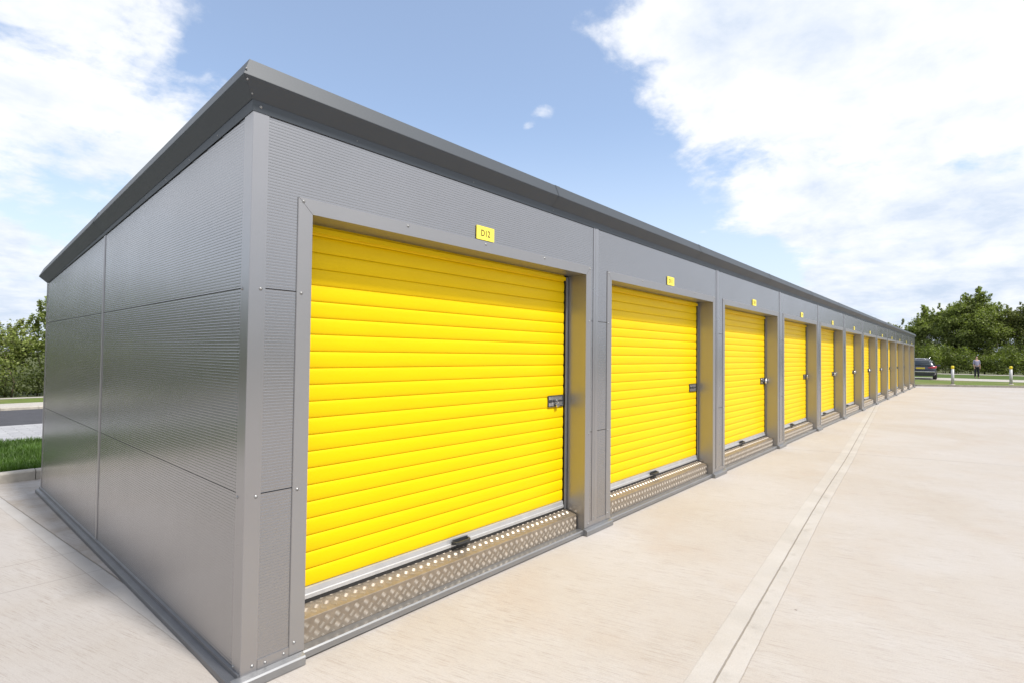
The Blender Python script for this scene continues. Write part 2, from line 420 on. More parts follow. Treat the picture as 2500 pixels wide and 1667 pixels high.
# far gable and rear (plain)
mb = MB(); mb.prism([(0.01, -0.02), (D-0.01, -0.13), (D-0.01, HR), (0.01, H)], lambda y, z: (XE-0.005, y, z), lambda y, z: (XE, y, z))
mb.build('end_wall_panel', M['clad'], block)
mb = MB(); mb.box(0.02, XE-0.02, D-0.005, D, -0.13, HR); mb.build('rear_wall_panel', M['clad'], block)

# corner flashings: thin angle with a small rounded nose
def corner_flash(x, sx, y, sy, z0, ztopf, wx, wy, name='corner_flashing'):
    mb = MB(); t = 0.004; c = 0.003
    pts = [(x-sx*t+sx*c, y-sy*t), (x+sx*wx, y-sy*t), (x+sx*wx, y-sy*0.0012), (x+sx*0.001, y-sy*0.0012+sy*0.002),
           (x-sx*0.0012, y+sy*0.001), (x-sx*0.0012, y+sy*wy), (x-sx*t, y+sy*wy), (x-sx*t, y-sy*t+sy*c)]
    mb.prism(pts, lambda a, b: (a, b, z0), lambda a, b: (a, b, ztopf(b)))
    return mb.build(name, M['flash'], block)
corner_flash(0, 1, 0, 1, 0.03, lambda y: H-0.0005-max(0, y)*0.07, 0.072, 0.088)
corner_flash(XE, -1, 0, 1, 0.03, lambda y: H-0.0005-max(0, y)*0.07, 0.072, 0.088)
corner_flash(0, 1, D, -1, -0.11, lambda y: HR-0.001, 0.06, 0.05)

# seam covers: a shallow channel with two raised lips
for n in range(1, NU):
    x0 = n*W; mb = MB()
    pr = [(x0+CV0, -0.0045), (x0+CV0+0.010, -0.0045), (x0+CV0+0.013, -0.0015), (x0+CV1-0.013-0.03, -0.0015), (x0+CV1-0.040, -0.0045),
          (x0+CV1, -0.0045), (x0+CV1, -0.0012), (x0+CV0, -0.0012)]
    mb.prism(pr, lambda a, b: (a, b, 0.088), lambda a, b: (a, b, H-0.001)); mb.build('seam_cover', M['flash'], block)
mb = MB()
mb.prism([(-0.0045, SY-0.024), (-0.0045, SY-0.012), (-0.0015, SY-0.009), (-0.0015, SY+0.009), (-0.0045, SY+0.012), (-0.0045, SY+0.024), (-0.001, SY+0.024), (-0.001, SY-0.024)],
         lambda a, b: (a, b, -0.12), lambda a, b: (a, b, wall_top(b)-0.003))
mb.build('seam_cover', M['flash'], block)

# ---- door frames (mitred flashing + jamb liners)
def frame_mesh():
    mb = MB(); y0, y1 = -0.006, -0.0014; fw = 0.076; g = 0.0009
    zb = 0.045
    def plate(pts): mb.prism(pts, lambda a, b: (a, y0, b), lambda a, b: (a, y1, b))
    plate([(OL-fw, zb), (OL, zb), (OL, OT-g*1.4), (OL-fw, OT+fw-g*1.4)])
    plate([(OL-fw+g*1.4, OT+fw), (OL+g*1.4, OT), (OR_-g*1.4, OT), (OR_+fw-g*1.4, OT+fw)])
    plate([(OR_, zb), (OR_+fw, zb), (OR_+fw, OT+fw-g*1.4), (OR_, OT-g*1.4)])
    # small outer return lips
    mb.box(OL-fw-0.0022, OL-fw-0.0006, y0+0.001, 0.0, zb, OT+fw-0.003)
    # jamb + head liners
    mb.box(OL-0.0035, OL-0.0005, y1+0.0002, 0.222, zb-0.04, OT-0.001)
    mb.box(OR_+0.0005, OR_+0.0035, y1+0.0002, 0.222, zb-0.04, OT-0.001)
    mb.box(OL+0.001, OR_-0.001, y1+0.0002, 0.222, OT+0.0005, OT+0.0028)
    return mb.mesh('door_frame')
me_frame = frame_mesh(); me_frame.materials.append(M['frame'])
def mesh_obj(name, me, parent, x): 
    o = bpy.data.objects.new(name, me); COL.objects.link(o); o.parent = parent; o.location = (x, 0, 0); return o

# ---- roller shutter curtain
YC = 0.205
CZ0, SL = 0.262, 0.0916
def curtain_mesh():
    mb = MB(); xa, xb = OL+0.022, OR_-0.052
    prof = [(0.0, 0.0025), (0.015, 0.0052), (0.05, 0.0074), (0.13, 0.0092), (0.30, 0.0108), (0.52, 0.0113), (0.74, 0.0106), (0.88, 0.0090), (0.955, 0.0066), (0.982, 0.0045)]
    ns = 22
    for s in range(ns):
        z0 = CZ0+s*SL
        r = [(YC-b, z0+t*SL) for t, b in prof]+[(YC+0.0005, z0+0.985*SL), (YC+0.0005, z0+SL)]
        i = len(mb.v)
        for y, z in r: mb.v += [(xa, y, z), (xb, y, z)]
        for k in range(len(r)-1):
            mb.f.append((i+2*k, i+2*k+1, i+2*k+3, i+2*k+2)); mb.sm.append(k < len(prof)-1)
        # end cap of the slat, so the wavy edge has depth
        j = len(mb.v); mb.v += [(xb, y, z) for y, z in r]+[(xb, YC+0.010, z0+SL), (xb, YC+0.010, z0)]
        mb.f.append(tuple(range(j, j+len(r)+2))); mb.sm.append(False)
    zt = 2.208
    mb.box(xa, xb, YC-0.030, YC-0.002, 2.196, 2.226)          # top weather bar
    me = mb.mesh('roller_shutter'); return me
me_curt = curtain_mesh(); me_curt.materials.append(M['yellow'])
def rail_mesh():
    mb = MB(); xa, xb = OL+0.018, OR_-0.048
    mb.prism([(YC-0.004, CZ0-0.002), (YC-0.016, CZ0-0.006), (YC-0.018, CZ0-0.036), (YC-0.024, CZ0-0.040), (YC-0.024, CZ0-0.060), (YC+0.012, CZ0-0.060), (YC+0.012, CZ0-0.002)],
             lambda y, z: (xa, y, z), lambda y, z: (xb, y, z)); return mb.mesh('bottom_rail')
me_rail = rail_mesh(); me_rail.materials.append(M['railbar'])
def seal_mesh():
    mb = MB(); mb.box(OL+0.01, OR_-0.046, YC-0.022, YC+0.01, 0.180, CZ0-0.0605); return mb.mesh('rubber_seal')
me_seal = seal_mesh(); me_seal.materials.append(M['rubber'])
def guide_mesh(side):
    mb = MB()
    # U channel: outer leg towards the viewer, dark slot towards the curtain
    for xs, sg in (side,):
        x_out = xs+sg*0.006; x_in = xs+sg*0.040
        a, b = sorted((x_out, x_in))
        mb.box(a, b, YC-0.026, YC-0.022, 0.185, OT-0.012)
        a, b = sorted((xs+sg*0.0055, xs+sg*0.009)); mb.box(a, b, YC-0.0225, YC+0.02, 0.1785, OT-0.0125)
    return mb.mesh('guide_rail')
me_guides = [guide_mesh((OR_, -1)), guide_mesh((OL, 1))]
for g_ in me_guides: g_.materials.append(M['galv'])
def slot_mesh():
    mb = MB(); mb.box(OR_-0.054, OR_-0.001, YC+0.012, YC+0.016, 0.185, OT-0.01)  # thin black sheet that paints the shade in the gap beside the guide
    return mb.mesh('guide_gap_shade')
me_slot = slot_mesh(); me_slot.materials.append(M['rubber'])

# latch: bezel, recessed plate, bolt
LX0, LX1, LZ0, LZ1 = 2.562, 2.786, 1.094, 1.192
def rr(x0, x1, z0, z1, r, n=5):
    pts = []
    for cx, cz, t0 in ((x1-r, z0+r, -PI/2), (x1-r, z1-r, 0), (x0+r, z1-r, PI/2), (x0+r, z0+r, PI)):
        for k in range(n+1):
            t = t0+PI/2*k/n; pts.append((cx+r*math.cos(t), cz+r*math.sin(t)))
    return pts
def latch_meshes():
    yb = YC-0.0135
    mb = MB(); o = rr(LX0, LX1, LZ0, LZ1, 0.012); i_ = rr(LX0+0.008, LX1-0.008, LZ0+0.008, LZ1-0.008, 0.008)
    n = len(o); b = len(mb.v)
    mb.v += [(x, yb-0.007, z) for x, z in o]+[(x, yb-0.007, z) for x, z in i_]+[(x, yb+0.004, z) for x, z in o]+[(x, yb-0.001, z) for x, z in i_]
    for k in range(n):
        k2 = (k+1) % n
        mb.f += [(b+k, b+k2, b+n+k2, b+n+k), (b+2*n+k, b+2*n+k2, b+k2, b+k), (b+n+k, b+n+k2, b+3*n+k2, b+3*n+k)]; mb.sm += [False]*3
    bez = mb.mesh('bezel'); bez.materials.append(M['blackplastic'])
    mb = MB(); mb.prism(rr(LX0+0.007, LX1-0.007, LZ0+0.007, LZ1-0.007, 0.008), lambda x, z: (x, yb-0.0025, z), lambda x, z: (x, yb+0.002, z))
    mb.box(LX0+0.05, LX1-0.03, yb-0.0085, yb-0.003, 1.128, 1.160)
    pl = mb.mesh('latch'); pl.materials.append(M['chrome'])
    mb = MB(); mb.cyl((2.640, yb-0.022, 1.145), (2.640, yb-0.008, 1.145), 0.014, 0.012, 14)
    mb.box(2.655, 2.76, yb-0.0125, yb-0.0088, 1.137, 1.151); mb.box(LX0+0.018, LX0+0.052, yb-0.0052, yb-0.0028, 1.13, 1.156)
    bo = mb.mesh('bolt'); bo.materials.append(M['blackplastic'])
    return bez, pl, bo
me_bez, me_latch, me_bolt = latch_meshes()
def pull_mesh():
    mb = MB(); x0, x1 = 1.463, 1.626; yb = YC-0.026
    # a plate with a projecting D-shaped lip
    mb.box(x0+0.01, x1-0.01, yb-0.004, yb, CZ0-0.048, CZ0-0.012)
    pts = [(x0, yb-0.002), (x0+0.012, yb-0.036), (x0+0.035, yb-0.046), (x1-0.035, yb-0.046), (x1-0.012, yb-0.036), (x1, yb-0.002),
           (x1-0.016, yb-0.002), (x1-0.022, yb-0.026), (x1-0.04, yb-0.033), (x0+0.04, yb-0.033), (x0+0.022, yb-0.026), (x0+0.016, yb-0.002)]
    for a in range(len(pts)//2-1):
        q = [pts[a], pts[a+1], pts[-2-a], pts[-1-a]]
        mb.prism(q, lambda x, y: (x, y, CZ0-0.040), lambda x, y: (x, y, CZ0-0.022))
    mb.box(x0+0.02, x1-0.02, yb-0.034, yb-0.004, CZ0-0.043, CZ0-0.0405)
    return mb.mesh('pull_handle')
me_pull = pull_mesh(); me_pull.materials.append(M['blackplastic'])

# ---- treadplate step with real five-bar pattern
SF, SB, STF, STB, SBOT = 0.070, 0.222, 0.155, 0.187, 0.022
def step_mesh():
    xa, xb = OL+0.012, OR_-0.012
    mb = MB(); r = 0.004
    prof = [(SB, SBOT), (SF, SBOT), (SF, STF-r), (SF+r*0.3, STF-r*0.3), (SF+r, STF), (SB, STB)]
    mb.prism(prof, lambda y, z: (xa, y, z), lambda y, z: (xb, y, z))
    S = 0.060; nb = len(mb.f)
    def bars(org, u, v, nrm, ulen, vlen, v0):
        org, u, v, nrm = map(Vector, (org, u, v, nrm))
        for ph in (0, 1):
            th = PI/4 if ph else -PI/4
            dl = u*math.cos(th)+v*math.sin(th); dn = -u*math.sin(th)+v*math.cos(th)
            ni = int(ulen/S)+2; nj = int(vlen/S)+3
            for i in range(-1, ni):
                for j in range(-1, nj):
                    cu = i*S+ph*S/2+0.008; cv = j*S+ph*S/2+v0
                    for q in range(-2, 3):
                        L = 0.0155-0.0003*abs(q)*abs(q); off = q*0.0064
                        c = u*cu+v*cv+dn*off
                        eu = c.dot(u); ev = c.dot(v)
                        if eu-L*0.72 < 0.001 or eu+L*0.72 > ulen-0.001 or ev-L*0.72 < 0.001 or ev+L*0.72 > vlen-0.001: continue
                        base = org+c; k = len(mb.v); w = 0.0029
                        mb.v += [tuple(base-dl*L), tuple(base-dn*w), tuple(base+dl*L), tuple(base+dn*w),
                                 tuple(base-dl*L*0.78+nrm*0.0019), tuple(base+dl*L*0.78+nrm*0.0019)]
                        mb.f += [(k, k+1, k+4), (k+1, k+2, k+5), (k+1, k+5, k+4), (k+2, k+3, k+5), (k+3, k+4, k+5), (k+3, k, k+4)]; mb.sm += [False]*6
    bars((xa, SF, SBOT), (1, 0, 0), (0, 0, 1), (0, -1, 0), xb-xa, STF-SBOT-0.004, 0.008)
    tl = math.hypot(SB-SF, STB-STF); vv = ((0), (SB-SF)/tl, (STB-STF)/tl)
    bars((xa, SF+0.004, STF+0.0004), (1, 0, 0), vv, (0, -vv[2], vv[1]), xb-xa, tl-0.012, 0.002)
    me = mb.mesh('door_step'); me.materials.append(M['tread']); me.materials.append(M['treadbar'])
    idx = [0]*nb+[1]*(len(me.polygons)-nb); me.polygons.foreach_set('material_index', idx)
    return me
me_step = step_mesh()

def base_rail_mesh():
    mb = MB(); xa, xb = OL-0.012, OR_+0.012
    mb.prism([(0.02, -0.004), (-0.004, -0.004), (-0.004, 0.026), (0.004, 0.033), (0.068, 0.030), (0.068, 0.020), (0.02, 0.020)],
             lambda y, z: (xa, y, z), lambda y, z: (xb, y, z))
    return mb.mesh('base_rail')
me_brail = base_rail_mesh(); me_brail.materials.append(M['galv'])

for n in range(NU):
    x = n*W
    mesh_obj('door_frame', me_frame, block, x)
    door = mesh_obj('roller_shutter', me_curt, block, x)
    mesh_obj('bottom_rail', me_rail, door, 0); mesh_obj('rubber_seal', me_seal, door, 0)
    mesh_obj('guide_rail', me_guides[0], block, x); mesh_obj('guide_rail', me_guides[1], block, x); mesh_obj('guide_gap_shade', me_slot, block, x)
    lt = mesh_obj('latch', me_latch, door, 0); bz = mesh_obj('latch_bezel', me_bez, door, 0); mesh_obj('latch_bolt', me_bolt, door, 0)
    if n < 7: mesh_obj('pull_handle', me_pull, door, 0)
    mesh_obj('door_step', me_step, block, x)
    mesh_obj('base_rail', me_brail, block, x)

# ---- pier feet
for n in range(NU+1):
    x0 = (n-1)*W+OR_-0.012 if n else -0.045
    x1 = n*W+OL-0.008 if n < NU else XE+0.03
    mb = MB(); 
    mb.prism([(0.0, -0.010), (-0.043, -0.010), (-0.043, 0.026), (-0.037, 0.034), (-0.008, 0.042), (0.0, 0.042)],
             lambda y, z: (x0, y, z), lambda y, z: (x1, y, z))
    mb.build('pier_foot', M['galv'], block)
    a = x0+0.014 if n else 0.073; b = x1+0.004 if n < NU else XE-0.073
    mb = MB(); mb.box((n-1)*W+OR_+0.077 if n else 0.073, n*W+OL-0.079 if n < NU else XE-0.073, -0.0058, -0.0012, 0.043, 0.088)
    mb.build('base_flashing', M['flash'], block)
# side base rail, falling with the ground
mb = MB()
mb.prism([(0.0, -0.012), (-0.046, -0.012), (-0.046, 0.018), (-0.040, 0.026), (-0.014, 0.030), (-0.0125, 0.050), (-0.0012, 0.053), (0.0, 0.053)],
         lambda a, z: (a, 0.001, z), lambda a, z: (a, D+0.03, z-0.0985), caps=True)
mb.build('base_rail', M['siderail'], block)

# ---- fascia (mitred all round)
HF, HFR, DF = H, 2.252, 5.50
prof = [(0.012, 0.048), (0.073, 0.116), (0.077, 0.122), (0.076, 0.126), (0.040, 0.214), (0.034, 0.217), (-0.06, 0.200)]
def ring(o, dz):
    sl = (HFR-HF)/DF
    return [(-o, -o, HF+dz), (XE+o, -o, HF+dz), (XE+o, DF+o, HFR+dz), (-o, DF+o, HFR+dz)]
rings = [ring(*p) for p in prof]
for side, nm in ((0, 'roof_fascia'), (1, 'roof_fascia'), (2, 'roof_fascia'), (3, 'roof_fascia')):
    mb = MB()
    for k in range(len(rings)-1):
        a, b = rings[k], rings[k+1]; j = (side+1) % 4
        mb.face([a[side], a[j], b[j], b[side]])
    o = mb.build(nm, M['anth'], block, recalc=True, weld=True)
    md = o.modifiers.new('sol', 'SOLIDIFY'); md.thickness = 0.0015; md.offset = 0
# joint covers on the fascia
def fascia_joint(t, side):
    mb = MB(); sl = (HFR-HF)/DF
    pf = [(0.014, 0.0465), (0.075, 0.1145), (0.0795, 0.122), (0.0785, 0.1275), (0.0420, 0.2160), (0.034, 0.2195), (-0.03, 0.2075)]
    for k in range(len(pf)-1):
        (o0, z0), (o1, z1) = pf[k], pf[k+1]
        if side == 'front':
            mb.quad((t-0.03, -o0, HF+z0), (t+0.03, -o0, HF+z0), (t+0.03, -o1, HF+z1), (t-0.03, -o1, HF+z1))
        else:
            mb.quad((-o0, t-0.03, HF+sl*(t-0.03)+z0), (-o0, t+0.03, HF+sl*(t+0.03)+z0), (-o1, t+0.03, HF+sl*(t+0.03)+z1), (-o1, t-0.03, HF+sl*(t-0.03)+z1))
    mb.build('fascia_joint', M['anth'], block, weld=True)
for k in range(12): fascia_joint(2.36+2.905*k, 'front')
fascia_joint(2.9, 'side')
# dark eaves strip between cladding and soffit (front and side)
mb = MB()
mb.quad((-0.006, -0.0065, H-0.003), (XE+0.006, -0.0065, H-0.003), (XE+0.010, -0.0105, H+0.049), (-0.010, -0.0105, H+0.049))
mb.quad((-0.006, -0.0065, H-0.003), (-0.010, -0.0105, H+0.049), (-0.010, DF+0.0, HFR+0.049), (-0.006, D, HR-0.003))
o = mb.build('eaves_flashing', M['anth'], block)
md = o.modifiers.new('sol', 'SOLIDIFY'); md.thickness = 0.0015; md.offset = 0
mb = MB()
mb.prism([(-0.02, HF+0.12), (DF+0.02, HFR+0.12), (DF+0.02, HFR+0.205), (-0.02, HF+0.205)], lambda y, z: (0.0, y, z), lambda y, z: (XE, y, z))
mb.build('roof', M['clad'], block)
mb = MB()
mb.box(0.05, XE-0.05, 0.0075, 0.05, H-0.055, H+0.115)
mb.prism([(0.05, H-0.06), (DF-0.05, HFR), (DF-0.05, HFR+0.11), (0.05, HF+0.11)], lambda y, z: (0.008, y, z), lambda y, z: (0.045, y, z))
mb.build('roof_edge_beam', M['gap'], block)

# ---- screws with washers
def screw_mesh():
    mb = MB(); mb.lathe([(0.0001, -0.0065), (0.0035, -0.0062), (0.0050, -0.0050), (0.0052, -0.0022), (0.0095, -0.0018), (0.0100, 0.0), (0.0001, 0.0002)], 12)
    me = mb.mesh('screw'); me.materials.append(M['screw']); return me
me_screw = screw_mesh()           # axis -z is outwards
def screw(x, y, z, nrm, s=1.0):
    o = bpy.data.objects.new('screw', me_screw); COL.objects.link(o); o.parent = block
    o.location = (x, y, z); o.rotation_mode = 'QUATERNION'
    o.rotation_quaternion = Vector((0, 0, -1)).rotation_difference(Vector(nrm).normalized()); o.scale = (s*0.85, s*0.85, s*0.85)
F = (0, -1, 0); S_ = (-1, 0, 0)
for z in (1.836, 0.857, 0.070): screw(0.050, -0.004, z, F)
for z in (1.836, 0.852, 0.062): screw(-0.004, 0.072, z, S_)
screw(0.110, -0.0058, 0.062, F, 0.9); screw(0.200, -0.0058, 0.066, F, 0.9)
for n in range(5):
    x = n*W
    screw(x+OL-0.050, -0.006, 2.300, F)
    for z in (1.834, 0.856, 0.10): screw(x+OL-0.052, -0.006, z, F)
    for xx in (0.909, 1.580, 2.247): screw(x+xx, -0.006, 2.299, F)
    for z in (2.300, 1.834, 0.856, 0.075): screw(x+OR_+0.058, -0.006, z, F)
for n in range(1, 5):
    screw(n*W+CV0+0.03, -0.0015, 0.11, F, 0.8)
screw(-0.066, -0.0735, 2.826, (-0.1, -0.9, 0.3), 0.65); screw(-0.058, -0.0655, 2.782, (-0.1, -0.6, -0.7), 0.65)
screw(-0.020, -0.026, 2.742, (-0.1, -0.6, -0.7), 0.65); screw(0.03, -0.0085, 2.702, F, 0.9)
for k in range(6): screw(0.55+k*0.9, -0.0085, 2.702, F, 0.45)
for k in range(7):
    y = 0.42+k*0.42; screw(-0.0085, y, wall_top(y)+0.018, S_, 0.55)
screw(-0.0015, 2.835, ZS2+0.0, S_, 0.8)

# ------------------------------------------------------------------ number plates (signs)
WORDS = ['nearest shutter at the building corner', 'second shutter from the near corner', 'third shutter from the near corner', 'fourth shutter from the near corner',
         'fifth shutter from the near corner', 'sixth shutter from the near corner', 'seventh shutter from the near corner', 'eighth shutter from the near corner',
         'ninth shutter from the near corner', 'third shutter from the far end', 'second shutter from the far end', 'last shutter at the far end']
def make_text(s):
    cu = bpy.data.curves.new('txt', 'FONT'); cu.body = s; cu.size = 0.062; cu.align_x = 'CENTER'; cu.align_y = 'CENTER'; cu.extrude = 0.0004; cu.offset = 0.0006
    to = bpy.data.objects.new('txt', cu); COL.objects.link(to)
    bpy.context.view_layer.update()
    me = bpy.data.meshes.new_from_object(to.evaluated_get(bpy.context.evaluated_depsgraph_get()))
    bpy.data.objects.remove(to); bpy.data.curves.remove(cu)
    return me
mbp = MB(); mbp.prism(rr(-0.0875, 0.0875, -0.047, 0.047, 0.003, 3), lambda x, z: (x, -0.0016, z), lambda x, z: (x, 0.0, z))
me_sign = mbp.mesh('number_plate_sign'); me_sign.materials.append(M['signyel'])
bm = bmesh.new(); bm.from_mesh(me_sign); bmesh.ops.recalc_face_normals(bm, faces=bm.faces); bm.to_mesh(me_sign); bm.free()
for n in range(NU):
    code = 'D%d' % (12-n)
    s = bpy.data.objects.new('unit_number_sign', me_sign); COL.objects.link(s); s.location = (n*W+1.572, -0.0065, 2.372)
    tag(s, 'small yellow plate lettered %s above the %s' % (code, WORDS[n]), 'sign', 'yellow unit number plates above the shutters')
    me = make_text(code); me.materials.clear(); me.materials.append(M['ink'])
    t = bpy.data.objects.new('lettering', me); COL.objects.link(t); t.parent = s
    t.location = (0, -0.0024, -0.002); t.rotation_euler = (PI/2, 0, 0); t.scale = (0.86, 1.0, 1.0)

# ------------------------------------------------------------------ padlocks
def padlock(kind):
    root = empty('padlock')
    if kind == 'disc':
        mb = MB(); mb.lathe([(0.001, -0.013), (0.026, -0.013), (0.034, -0.008), (0.036, 0.0), (0.034, 0.008), (0.026, 0.013), (0.001, 0.013)], 24)
        b = mb.build('lock_body', M['chrome'], root); b.rotation_euler = (PI/2, 0, 0); b.location = (0, -0.012, -0.008)
        mb = MB(); mb.torus_arc((0, -0.012, 0.016), 0.016, 0.0045, 0.1, PI-0.1); mb.build('shackle', M['chrome'], root)
        mb = MB(); mb.box(-0.006, 0.006, -0.0275, -0.0255, -0.028, -0.018); mb.build('keyway', M['blackplastic'], root)
    else:
        mb = MB(); mb.prism(rr(-0.019, 0.019, -0.045, -0.010, 0.005), lambda x, z: (x, -0.018, z), lambda x, z: (x, -0.004, z))
        bevel(mb.build('lock_body', M['brass' if kind == 'brass' else 'chrome'], root), 0.0015)
        mb = MB(); z = -0.011
        mb.tube([(-0.012, -0.011, z), (-0.012, -0.011, 0.008)]+[(0.012*math.cos(PI-t*PI/8), -0.011, 0.008+0.012*math.sin(t*PI/8)) for t in range(1, 8)]+[(0.012, -0.011, 0.008), (0.012, -0.011, z)], 0.0032)
        mb.build('shackle', M['chrome'], root)
    return root
protos = {}
lock_kinds = {0: 'small', 2: 'disc', 3: 'brass', 4: 'disc', 5: 'disc', 6: 'disc', 7: 'disc', 8: 'brass'}
kindtxt = {'small': 'small silver padlock', 'disc': 'round silver disc padlock', 'brass': 'small brass padlock'}
for n, kd in lock_kinds.items():
    if kd in protos: r = copy_tree(protos[kd])
    else: r = protos[kd] = padlock(kd)
    r.location = (n*W+(2.668 if n == 0 else 2.775), YC-0.022 if n == 0 else YC-0.030, 1.136 if n == 0 else 1.140)
    if n == 0: r.rotation_euler = (0, math.radians(-22), 0)
    else: r.scale = (1.25, 1.25, 1.25)
    tag(r, '%s hanging on the latch of the %s' % (kindtxt[kd], WORDS[n]), 'padlock', 'padlocks on the shutter latches')

# ------------------------------------------------------------------ ground
def sheet(name, poly, z_off, m, kind='structure', ny=1):
    """poly in plan; draped on gz(y)+z_off after slicing at the slope changes"""
    bm = bmesh.new(); vs = [bm.verts.new((x, y, 0)) for x, y in poly]; bm.faces.new(vs)
    for yc in (0.4, 32.0):
        bmesh.ops.bisect_plane(bm, geom=bm.verts[:]+bm.edges[:]+bm.faces[:], plane_co=(0, yc, 0), plane_no=(0, 1, 0))
    for v in bm.verts: v.co.z = gz(v.co.y)+z_off
    bmesh.ops.recalc_face_normals(bm, faces=bm.faces)
    for f in bm.faces:
        if f.normal.z < 0: f.normal_flip()
    me = bpy.data.meshes.new(name); bm.to_mesh(me); bm.free()
    o = place(name, me, m); tag(o, kind=kind); return o
sheet('ground', [(-500, -500), (600, -500), (600, 600), (-500, 600)], -0.060, M['soil'])
KX = lambda y: 37.3-0.73*y          # front line of the far kerb
YK = 6.50
sheet('yard', [(-60, -24), (KX(-24), -24), (KX(0), 0), (37.3, YK+0.02), (-60, YK+0.02)], 0.0, M['concrete'])
sheet('grass_verge', [(-60, YK+0.14), (37.44, YK+0.14), (37.44, 10.2), (-60, 10.2)], 0.095, M['turf'])
sheet('block_paving', [(-60, 10.2), (60, 10.2), (60, 14.9), (-60, 14.9)], -0.02, M['block'])
sheet('road', [(-60, 14.9), (60, 14.9), (60, 20.6), (-60, 20.6)], -0.03, M['asphalt'])
sheet('pavement', [(-60, 20.75), (60, 20.75), (60, 22.9), (-60, 22.9)], 0.06, M['palepave'])
sheet('grass_verge', [(-60, 22.9), (60, 22.9), (60, 26.0), (-60, 26.0)], 0.055, M['turfdry'])
sheet('path', [(-60, 26.0), (60, 26.0), (60, 26.9), (-60, 26.9)], 0.065, M['palepave'])
# right-hand verge, road, verge, far path
def skew(x0, x1, s, y0, y1): return [(x0-s*y0, y0), (x1-s*y0, y0), (x1-s*y1, y1), (x0-s*y1, y1)]
sheet('grass_verge', [(KX(-24)+0.14, -24), (62, -24), (49.5, 0), (49.5, 6.3), (37.44, 6.3), (37.44, 0)], 0.090, M['turfdry'])
sheet('road', [(50.2, -24), (54.0, -24), (53.4, 6.5), (46.0, 6.5), (47.4, 0)], 0.100, M['palepave'])
sheet('grass_verge', [(53.3, -24), (67.5, -24), (67.5, 6.5), (53.3, 6.5)], 0.094, M['turf'])
sheet('path', [(67.5, -24), (70.3, -24), (70.3, 6.5), (67.5, 6.5)], 0.105, M['palepave'])

# kerbs: individual kerb stones form one kerb line each
def kerb_line(name, p0, p1, h, w, L, label):
    p0 = Vector(p0); p1 = Vector(p1); d = (p1-p0); n = max(1, round(d.length/L)); L = d.length/n; d.normalize(); s = Vector((-d.y, d.x))
    mb = MB()
    for k in range(n):
        a = p0+d*(k*L+0.004); b = p0+d*((k+1)*L-0.004)
        j = random.uniform(-0.002, 0.002)
        pr = [(0.0, -0.06), (0.0, h-0.02), (0.015, h-0.003), (0.03, h), (w, h), (w, -0.06)]
        mb.prism(pr, lambda o, z: (a.x+s.x*o, a.y+s.y*o, gz(a.y)+z+j), lambda o, z: (b.x+s.x*o, b.y+s.y*o, gz(b.y)+z+j))
    o = mb.build(name, M['kerb']); tag(o, kind='structure'); return o
kerb_line('kerb', (-40, YK), (37.4, YK), 0.125, 0.13, 0.915, '')
kerb_line('kerb', (37.3, 0.0), (37.3, 6.3), 0.11, -0.13, 0.9, '')
kerb_line('kerb', (KX(-22), -22), (KX(0)-0.0, 0), 0.11, -0.13, 0.915, '')
kerb_line('kerb', (-60, 20.6), (10, 20.6), 0.06, 0.14, 0.915, '')

# grass blades near the camera side verge
def blades(name, x0, x1, y0, y1, n, h, m, zoff):
    P = np.empty((n, 3)); P[:, 0] = RNG.uniform(x0, x1, n); P[:, 1] = RNG.uniform(y0, y1, n)
    P[:, 2] = -0.014-0.0185*(P[:, 1]-0.4)+zoff-0.01
    a = RNG.uniform(0, 2*PI, n); w = RNG.uniform(0.0025, 0.005, n)*1.6; hh = RNG.uniform(0.5, 1.15, n)*h
    hh *= 0.75+0.5*np.sin(P[:, 0]*3.1)*np.cos(P[:, 1]*2.3)*0.5+0.1
    d = np.stack([np.cos(a), np.sin(a), np.zeros(n)], 1); side = np.stack([-np.sin(a), np.cos(a), np.zeros(n)], 1)
    lean = RNG.uniform(0.05, 0.7, n)
    up = np.array([0, 0, 1.0])
    V = np.empty((n, 5, 3))
    V[:, 0] = P-side*w[:, None]; V[:, 1] = P+side*w[:, None]
    mid = P+up*(hh*0.55)[:, None]+d*(hh*lean*0.25)[:, None]
    V[:, 2] = mid+side*(w*0.7)[:, None]; V[:, 3] = mid-side*(w*0.7)[:, None]
    V[:, 4] = P+up*hh[:, None]+d*(hh*lean)[:, None]
    me = bpy.data.meshes.new(name); me.vertices.add(n*5); me.vertices.foreach_set('co', V.ravel())
    i = np.arange(n)[:, None]*5
    loops = np.concatenate([i+[[0, 1, 2, 3]], i+[[3, 2, 4]]], 1).ravel()
    tot = np.tile([4, 3], n); st = np.concatenate([[0], np.cumsum(tot)[:-1]])
    me.loops.add(len(loops)); me.loops.foreach_set('vertex_index', loops.astype(np.int32))
    me.polygons.add(len(tot)); me.polygons.foreach_set('loop_start', st.astype(np.int32)); me.polygons.foreach_set('loop_total', tot.astype(np.int32))
    me.update(calc_edges=True); me.validate()
    o = place(name, me, m); tag(o, 'mown green grass growing behind the kerb at the end wall', 'grass', kind='stuff'); return o
blades('grass', -3.0, 2.2, YK+0.15, 10.15, 52000, 0.13, M['blade'], 0.095)

